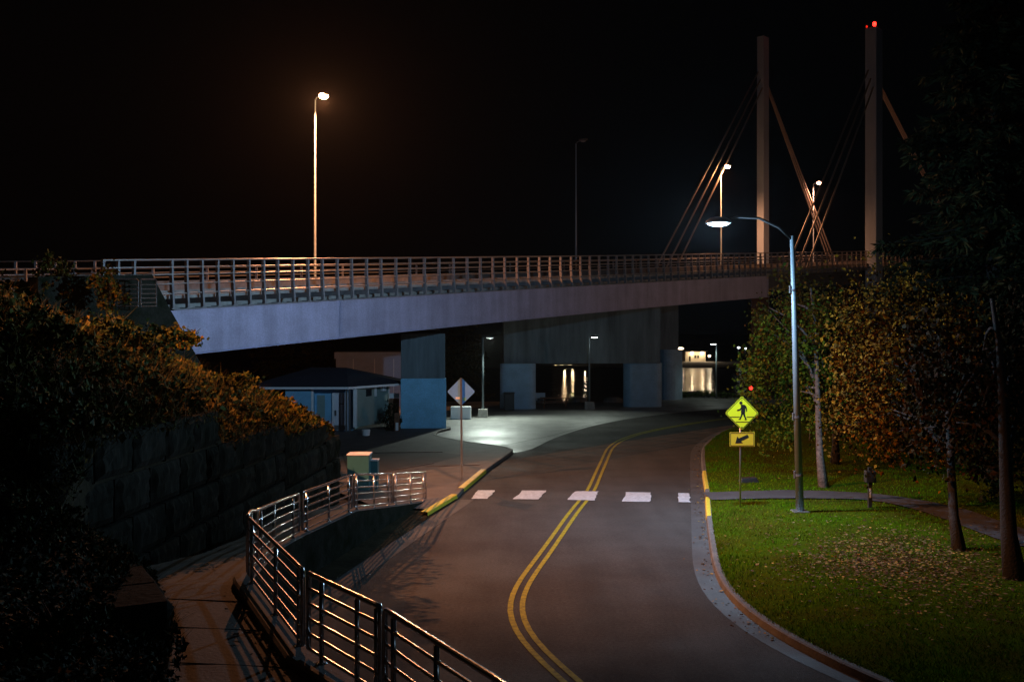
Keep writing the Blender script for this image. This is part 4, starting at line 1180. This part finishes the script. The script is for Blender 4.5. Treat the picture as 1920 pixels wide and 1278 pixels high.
obj('vent_box', MB().hexa([SWP(.72, eave - .4, .22), SWP(.82, eave - .4, .22), SWP(.82, eave - .4, .02), SWP(.72, eave - .4, .02), SWP(.72, eave - .05, .22), SWP(.82, eave - .05, .22), SWP(.82, eave - .05, .02), SWP(.72, eave - .05, .02)]), M['trim'], R_, bevel=.03)
# roof: hip over a plan that follows the skewed side wall
e0 = Vector((xl - 2.2, bY - .55, eave)); e1 = Vector((bx(653, bY - .55), bY - .55, eave)); e2 = W(760, 719, 58.0); e2.z = eave + .06; e3 = Vector((xr2 + .6, bY + 7.5, eave)); e4 = Vector((xl - 2.2, bY + 7.5, eave))
ap0 = W(650, 689, 58.5); ap1 = ap0 + Vector((-2.2, 0.6, 0))
rf = MB()
rf.poly([e0, e1, ap0, ap1]); rf.poly([e1, e2, ap0]); rf.poly([e2, e3, ap0]); rf.poly([e3, e4, ap1, ap0]); rf.poly([e4, e0, ap1])
dz = Vector((0, 0, -.12))
rf.poly([e0 + dz, e1 + dz, e2 + dz, e3 + dz, e4 + dz])
for a, b in ((e2, e3), (e3, e4), (e4, e0)): rf.quad(a, b, b + dz, a + dz)
ro = obj('roof', rf, M['roof'], R_)
fa = MB()
for a, b in ((e0, e1), (e1, e2)):
    n = Vector(((b - a).y, -(b - a).x, 0)).normalized() * .025
    fa.hexa([a + dz, b + dz, b + dz + n, a + dz + n, a, b, b + n, a + n])
obj('fascia', fa, M['trim'], ro)
obj('planter', MB().lathe((*G(686, 816, .13).xy, .13), [(.20, 0), (.24, .3), (.22, .32)], 14), M['trim'], label='small pale round bucket at the foot of the restroom side wall', cat='bucket')
# rusty utility screen and meter next to the pier
p = G(738, 808, .1)
t = thing('rusty_screen', (p.x, 58.6, .1), 'rusty brown panel between the restroom and the square pier', 'screen')
obj('panel', MB().box(bx(729, 58.6), bx(748, 58.6), 58.6, 58.7, .1, CZ + (HZ - 747) / F * 58.6), M['rust'], t)
obj('white_top', MB().box(bx(730, 58.5), bx(748, 58.5), 58.5, 58.59, CZ + (HZ - 746) / F * 58.6, CZ + (HZ - 737) / F * 58.6), M['trim'], t)
p = G(744, 809, .1)
t = thing('meter_post', p, 'short post with a pale meter box beside the square pier', 'meter')
obj('post', MB().box(p.x - .12, p.x + .14, p.y - .1, p.y + .1, 0, 1.15), M['rust'], t)
obj('meter_box', MB().box(p.x - .05, p.x + .10, p.y - .14, p.y - .105, .18, .62), M['sticker'], t)
# pale metal shed behind
s0, s1_ = W(630, 620, 76), W(800, 620, 76)
zt_ = CZ + (HZ - 660) / F * 76
t = thing('metal_shed', ((s0.x + s1_.x) / 2, 78, 0), 'pale flat roofed metal building half hidden behind the restroom roof', 'building')
ms = MB().box(s0.x, s1_.x, 76, 80, 0, zt_ - .5)
obj('wall', ms, M['shed'], t)
obj('cornice', MB().box(s0.x - .1, s1_.x + .1, 75.85, 80.1, zt_ - .5, zt_), M['shed'], t)
m = MB()
for px in (662, 702, 738): x = bx(px, 75.9); m.box(x - .025, x + .025, 75.96, 75.998, 0, zt_ - .52)
obj('panel_seam', m, M['trim'], t)
# white cabinet and parking-lot lamps
p = G(864, 786); hw_ = 19 / F * p.y
obj('white_barrier', MB().box(p.x - hw_, p.x + hw_, p.y, p.y + .45, 0, .83), M['trim'], bevel=.03, label='low white block standing behind the back of the diamond sign', cat='barrier')
def lot_lamp(px, pybase, pytop, hx, label, power, aim=None, block=True, lens='lamp_lot'):
    p = G(px, pybase); zt2 = CZ + (HZ - pytop) / F * p.y
    t = thing('lot_lamp', p, label, 'lamp post', 'parking lot lamps')
    zb2 = 0
    if block:
        w = 9.5 / F * p.y
        obj('concrete_base', MB().hexa([(p.x - w, p.y - w, 0), (p.x + w, p.y - w, 0), (p.x + w, p.y + w, 0), (p.x - w, p.y + w, 0), (p.x - w * .9, p.y - w * .9, .56), (p.x + w * .9, p.y - w * .9, .56), (p.x + w * .9, p.y + w * .9, .56), (p.x - w * .9, p.y + w * .9, .56)]), M['concrete'], t, bevel=.03)
        zb2 = .55
    obj('pole', MB().tube([(p.x, p.y, zb2), (p.x, p.y, zt2)], [.075, .06], 10), M['pole'], t, smooth=True)
    s = hx / F * p.y; sg = 1 if s > 0 else -1
    hh2 = Vector((p.x + s, p.y - .35, zt2 + .0))
    obj('arm', MB().tube([(p.x, p.y, zt2 - .05), (p.x + s * .6, p.y - .2, zt2 + .03)], .03, 6), M['pole'], t)
    hd2 = MB().hexa([hh2 + Vector(q) for q in ((-.30, -.14, -.03), (.30, -.14, -.03), (.30, .14, -.03), (-.30, .14, -.03), (-.22, -.1, .08), (.22, -.1, .08), (.22, .1, .08), (-.22, .1, .08))])
    obj('lamp_head', hd2, M['housing'], t, bevel=.02)
    if power:
        obj('lens', MB().ell((hh2.x, hh2.y, hh2.z - .045),   .24, .11, .05), M[lens], t, smooth=True)
        light('lot_light', (hh2.x, hh2.y, hh2.z - .14), LOTW, power, .12, t, spot=140 if aim else 130, aim=aim or (hh2.x, hh2.y - 1.5, 0), blend=.8)
    return t
lot_lamp(905.5, 782, 632, 13, 'parking lamp with square concrete foot just right of the diamond sign', 3500, aim=G(985, 796), lens='lamp_faint')
lot_lamp(1105, 767, 631, 9, 'parking lamp with bright white head between the two round bridge columns', 420, aim=G(1090, 800))
lot_lamp(1343, 747, 644, -7, 'parking lamp without concrete foot at the shoreline, right of the columns', 120, block=False)
# bin, picnic table, bench
p = G(955, 768)
t = thing('litter_bin', p, 'dark litter bin standing against the left round bridge column', 'bin')
obj('body', MB().box(p.x - .38, p.x + .36, p.y - .7, p.y - .1, 0, 1.2), M['black'], t, bevel=.04)
obj('lid', MB().box(p.x - .41, p.x + .39, p.y - .73, p.y - .07, 1.2, 1.3), M['black'], t, bevel=.03)
p = G(1040, 764)
t = thing('picnic_table', p, 'dark picnic table at the lot edge between the bridge columns', 'table')
obj('tabletop', MB().box(p.x - 1.1, p.x + 1.1, p.y - .4, p.y + .4, .70, .76), M['rust'], t)
for s in (-1, 1):
    obj('seat', MB().box(p.x - 1.1, p.x + 1.1, p.y + s * .75 - .14, p.y + s * .75 + .14, .42, .47), M['rust'], t)
    obj('leg', MB().bar((p.x + s * .8, p.y - .75, 0), (p.x + s * .8, p.y + .1, .7), .08).bar((p.x + s * .8, p.y + .75, 0), (p.x + s * .8 + .09, p.y - .1, .7), .08).bar((p.x + s * .8 + .05, p.y - .85, .38), (p.x + s * .8 + .05, p.y + .85, .38), .08), M['rust'], t)
p = W(1013, 745, 80)
obj('notice_board', MB().box(p.x - .4, p.x + .4, p.y, p.y + .08, .35, .78).box(p.x - .3, p.x - .24, p.y + .081, p.y + .12, 0, .6).box(p.x + .24, p.x + .3, p.y + .081, p.y + .12, 0, .6), M['trim'], label='small pale low board at the shoreline right of the left column', cat='sign')
# two utility cabinets by the wall end
for px0, px1, py, Y, dep, lab in ((651, 692, 851, 35.2, .7, 'larger teal grey utility cabinet at the end of the block wall'), (694, 708, 861, 35.6, .35, 'smaller narrow utility cabinet right of the larger one')):
    x0, x1 = bx(px0, Y), bx(px1, Y); z1 = CZ + (HZ - py) / F * Y
    t = thing('utility_cabinet', ((x0 + x1) / 2, Y, .1), lab, 'cabinet', 'utility cabinets')
    obj('body', MB().box(x0, x1, Y, Y + dep, 0, z1 - .05), M['cabinet'], t, bevel=.015)
    obj('lid', MB().box(x0 - .02, x1 + .02, Y - .02, Y + dep + .02, z1 - .05, z1), M['trim'], t, bevel=.01)
# shoreline rocks (bigger ones one can tell apart)
for k, (px, Y, s) in enumerate(((1010, 80.5, .5), (1085, 81, .6), (1150, 80.5, .7), (1262, 87.5, 1.0), (1300, 88, .8), (1335, 87, .5))):
    p = W(px, 620, Y); m = MB(); m.ell((p.x, p.y, .05), s * 1.2, s, s * .55, 10, 7)
    m.v = [tuple(Vector(v) + Vector((1, 1, .7)) * .22 * s * noise.noise(Vector(v) * 1.6)) for v in m.v]
    obj('boulder', m, M['rock'], label='rough dark boulder on the shoreline behind the lot', cat='rock', group='shoreline boulders')
for px, Y in ((1290, 86), (1325, 85.5), (1360, 85)):
    p = W(px, 620, Y); p.z = 0
    shrub('bush', p, (1.7, .7, .32), 500, .12, [(.05, .09, .02), (.04, .06, .02)], 'low strip of weeds at the far edge of the road bend', clumps=18, group='weeds along the far road edge')

# ------------------------------------------------------------------ across the water
Yb = 255
def FX(px, Y=Yb): return (px - 960) / F * Y
def FZ(py, Y=Yb): return CZ + (HZ - py) / F * Y
t = thing('harbour_building', (FX(1312), Yb, FZ(677)), 'cream flat building with two wall lamps lit across the water', 'building')
obj('wall', MB().box(FX(1285), FX(1323), Yb, Yb + 8, FZ(677) - 2, FZ(659)), M['warm_wall'], t)
obj('roof', MB().hexa([(FX(1283), Yb - 1, FZ(659)), (FX(1326), Yb - 1, FZ(659)), (FX(1326), Yb + 9, FZ(659)), (FX(1283), Yb + 9, FZ(659)), (FX(1283), Yb - 1, FZ(657.5)), (FX(1326), Yb - 1, FZ(657.5)), (FX(1326), Yb + 9, FZ(652)), (FX(1283), Yb + 9, FZ(652))]), M['dark_steel'], t)
for px in (1303.5, 1309): obj('window', MB().box(FX(px - 1.5), FX(px + 1.5), Yb - .06, Yb - .01, FZ(671), FZ(666)), M['glass'], t)
obj('door', MB().box(FX(1292), FX(1295), Yb - .06, Yb - .01, FZ(677), FZ(667)), M['glass'], t)
for px in (1297, 1316):
    obj('wall_lamp', MB().ell((FX(px), Yb - .35, FZ(661.5)), .45, .25, .3), M['lamp_warm'], t)
    light('wall_light', (FX(px), Yb - 1.0, FZ(662.5)), (1, .76, .48), 170, .2, t)
obj('dock', MB().box(FX(1278), FX(1350), Yb - 6, Yb + 8, FZ(678.5) - .5, FZ(677.5)), M['concrete'], label='pale quay edge in front of the lit building across the water', cat='dock')
def dot_lamp(px, py, Y, s, m_, label, col=(1, .8, .55), pw=120):
    x, z = FX(px, Y), FZ(py, Y)
    t = thing('harbour_lamp', (x, Y, -1), label, 'lamp', 'harbour lights across the water')
    obj('pole', MB().tube([(x, Y + .4, -1.2), (x, Y + .4, z + .1)], .1, 6), M['dark_steel'], t)
    obj('lens', MB().ell((x, Y, z), s, .25, .25), m_, t)
    if pw: light('harbour_light', (x, Y - .8, z), col, pw, .25, t)
dot_lamp(1276, 653, 250, .8, M['lamp_warm'], 'warm white harbour light by the left corner of the lit building')
dot_lamp(1330, 667, 250, .35, M['lamp_warm'], 'harbour light standing at the right corner of the lit building')
dot_lamp(1385, 651.5, 260, .4, M['lamp_far'], 'white harbour light seen left of the lawn tree', COOL, 0)
dot_lamp(1398, 653, 260, .25, M['lamp_far'], 'fainter white harbour light next to the lawn tree', COOL, 0)
sh = thing('boat_shed', (FX(1085, 232), 234, -.2), 'long low dark boat shed with a row of lit eave lamps across the water', 'building')
obj('wall', MB().box(FX(1035, 232), FX(1130, 232), 233, 241, -1, FZ(677, 232)), M['dark_steel'], sh)
obj('roof', MB().hexa([(FX(1033, 232), 231.8, FZ(681, 232)), (FX(1132, 232), 231.8, FZ(681, 232)), (FX(1132, 232), 242, FZ(681, 232)), (FX(1033, 232), 242, FZ(681, 232)), (FX(1034, 232), 232.5, FZ(680, 232)), (FX(1131, 232), 232.5, FZ(680, 232)), (FX(1131, 232), 237.5, FZ(674, 232)), (FX(1034, 232), 237.5, FZ(674, 232))]), M['dark_steel'], sh)
for px, w in ((1042, .3), (1053, .45), (1073, 1.0), (1093, .8), (1116, .9)):
    obj('strip_lamp', MB().box(FX(px, 232) - w, FX(px, 232) + w, 231.5, 231.75, FZ(685.5, 232), FZ(684, 232)), M['lamp_warm'], sh)
light('shed_light', (FX(1058, 232), 230.5, FZ(686, 232)), (1, .72, .4), 500, .4, sh)
light('shed_light', (FX(1073, 232), 230.5, FZ(686, 232)), (1, .72, .4), 500, .4, sh)
light('shed_light', (FX(1096, 232), 230.5, FZ(686, 232)), (1, .76, .5), 500, .4, sh)

# ------------------------------------------------------------------ thin air volume added to stand in for lens glow round the lamps
hz = bpy.data.materials.new('lamp_glow_volume'); hz.use_nodes = True
nt = hz.node_tree; nt.nodes.clear()
ou = nt.nodes.new('ShaderNodeOutputMaterial'); vo = nt.nodes.new('ShaderNodeVolumePrincipled')
vo.inputs['Color'].default_value = (.9, .9, .9, 1); vo.inputs['Density'].default_value = 0.00004; vo.inputs['Anisotropy'].default_value = 0.75
nt.links.new(vo.outputs[0], ou.inputs['Volume'])
obj('glow_haze', MB().box(-325, 325, -305, 430, -5, 48), hz, kind='stuff')
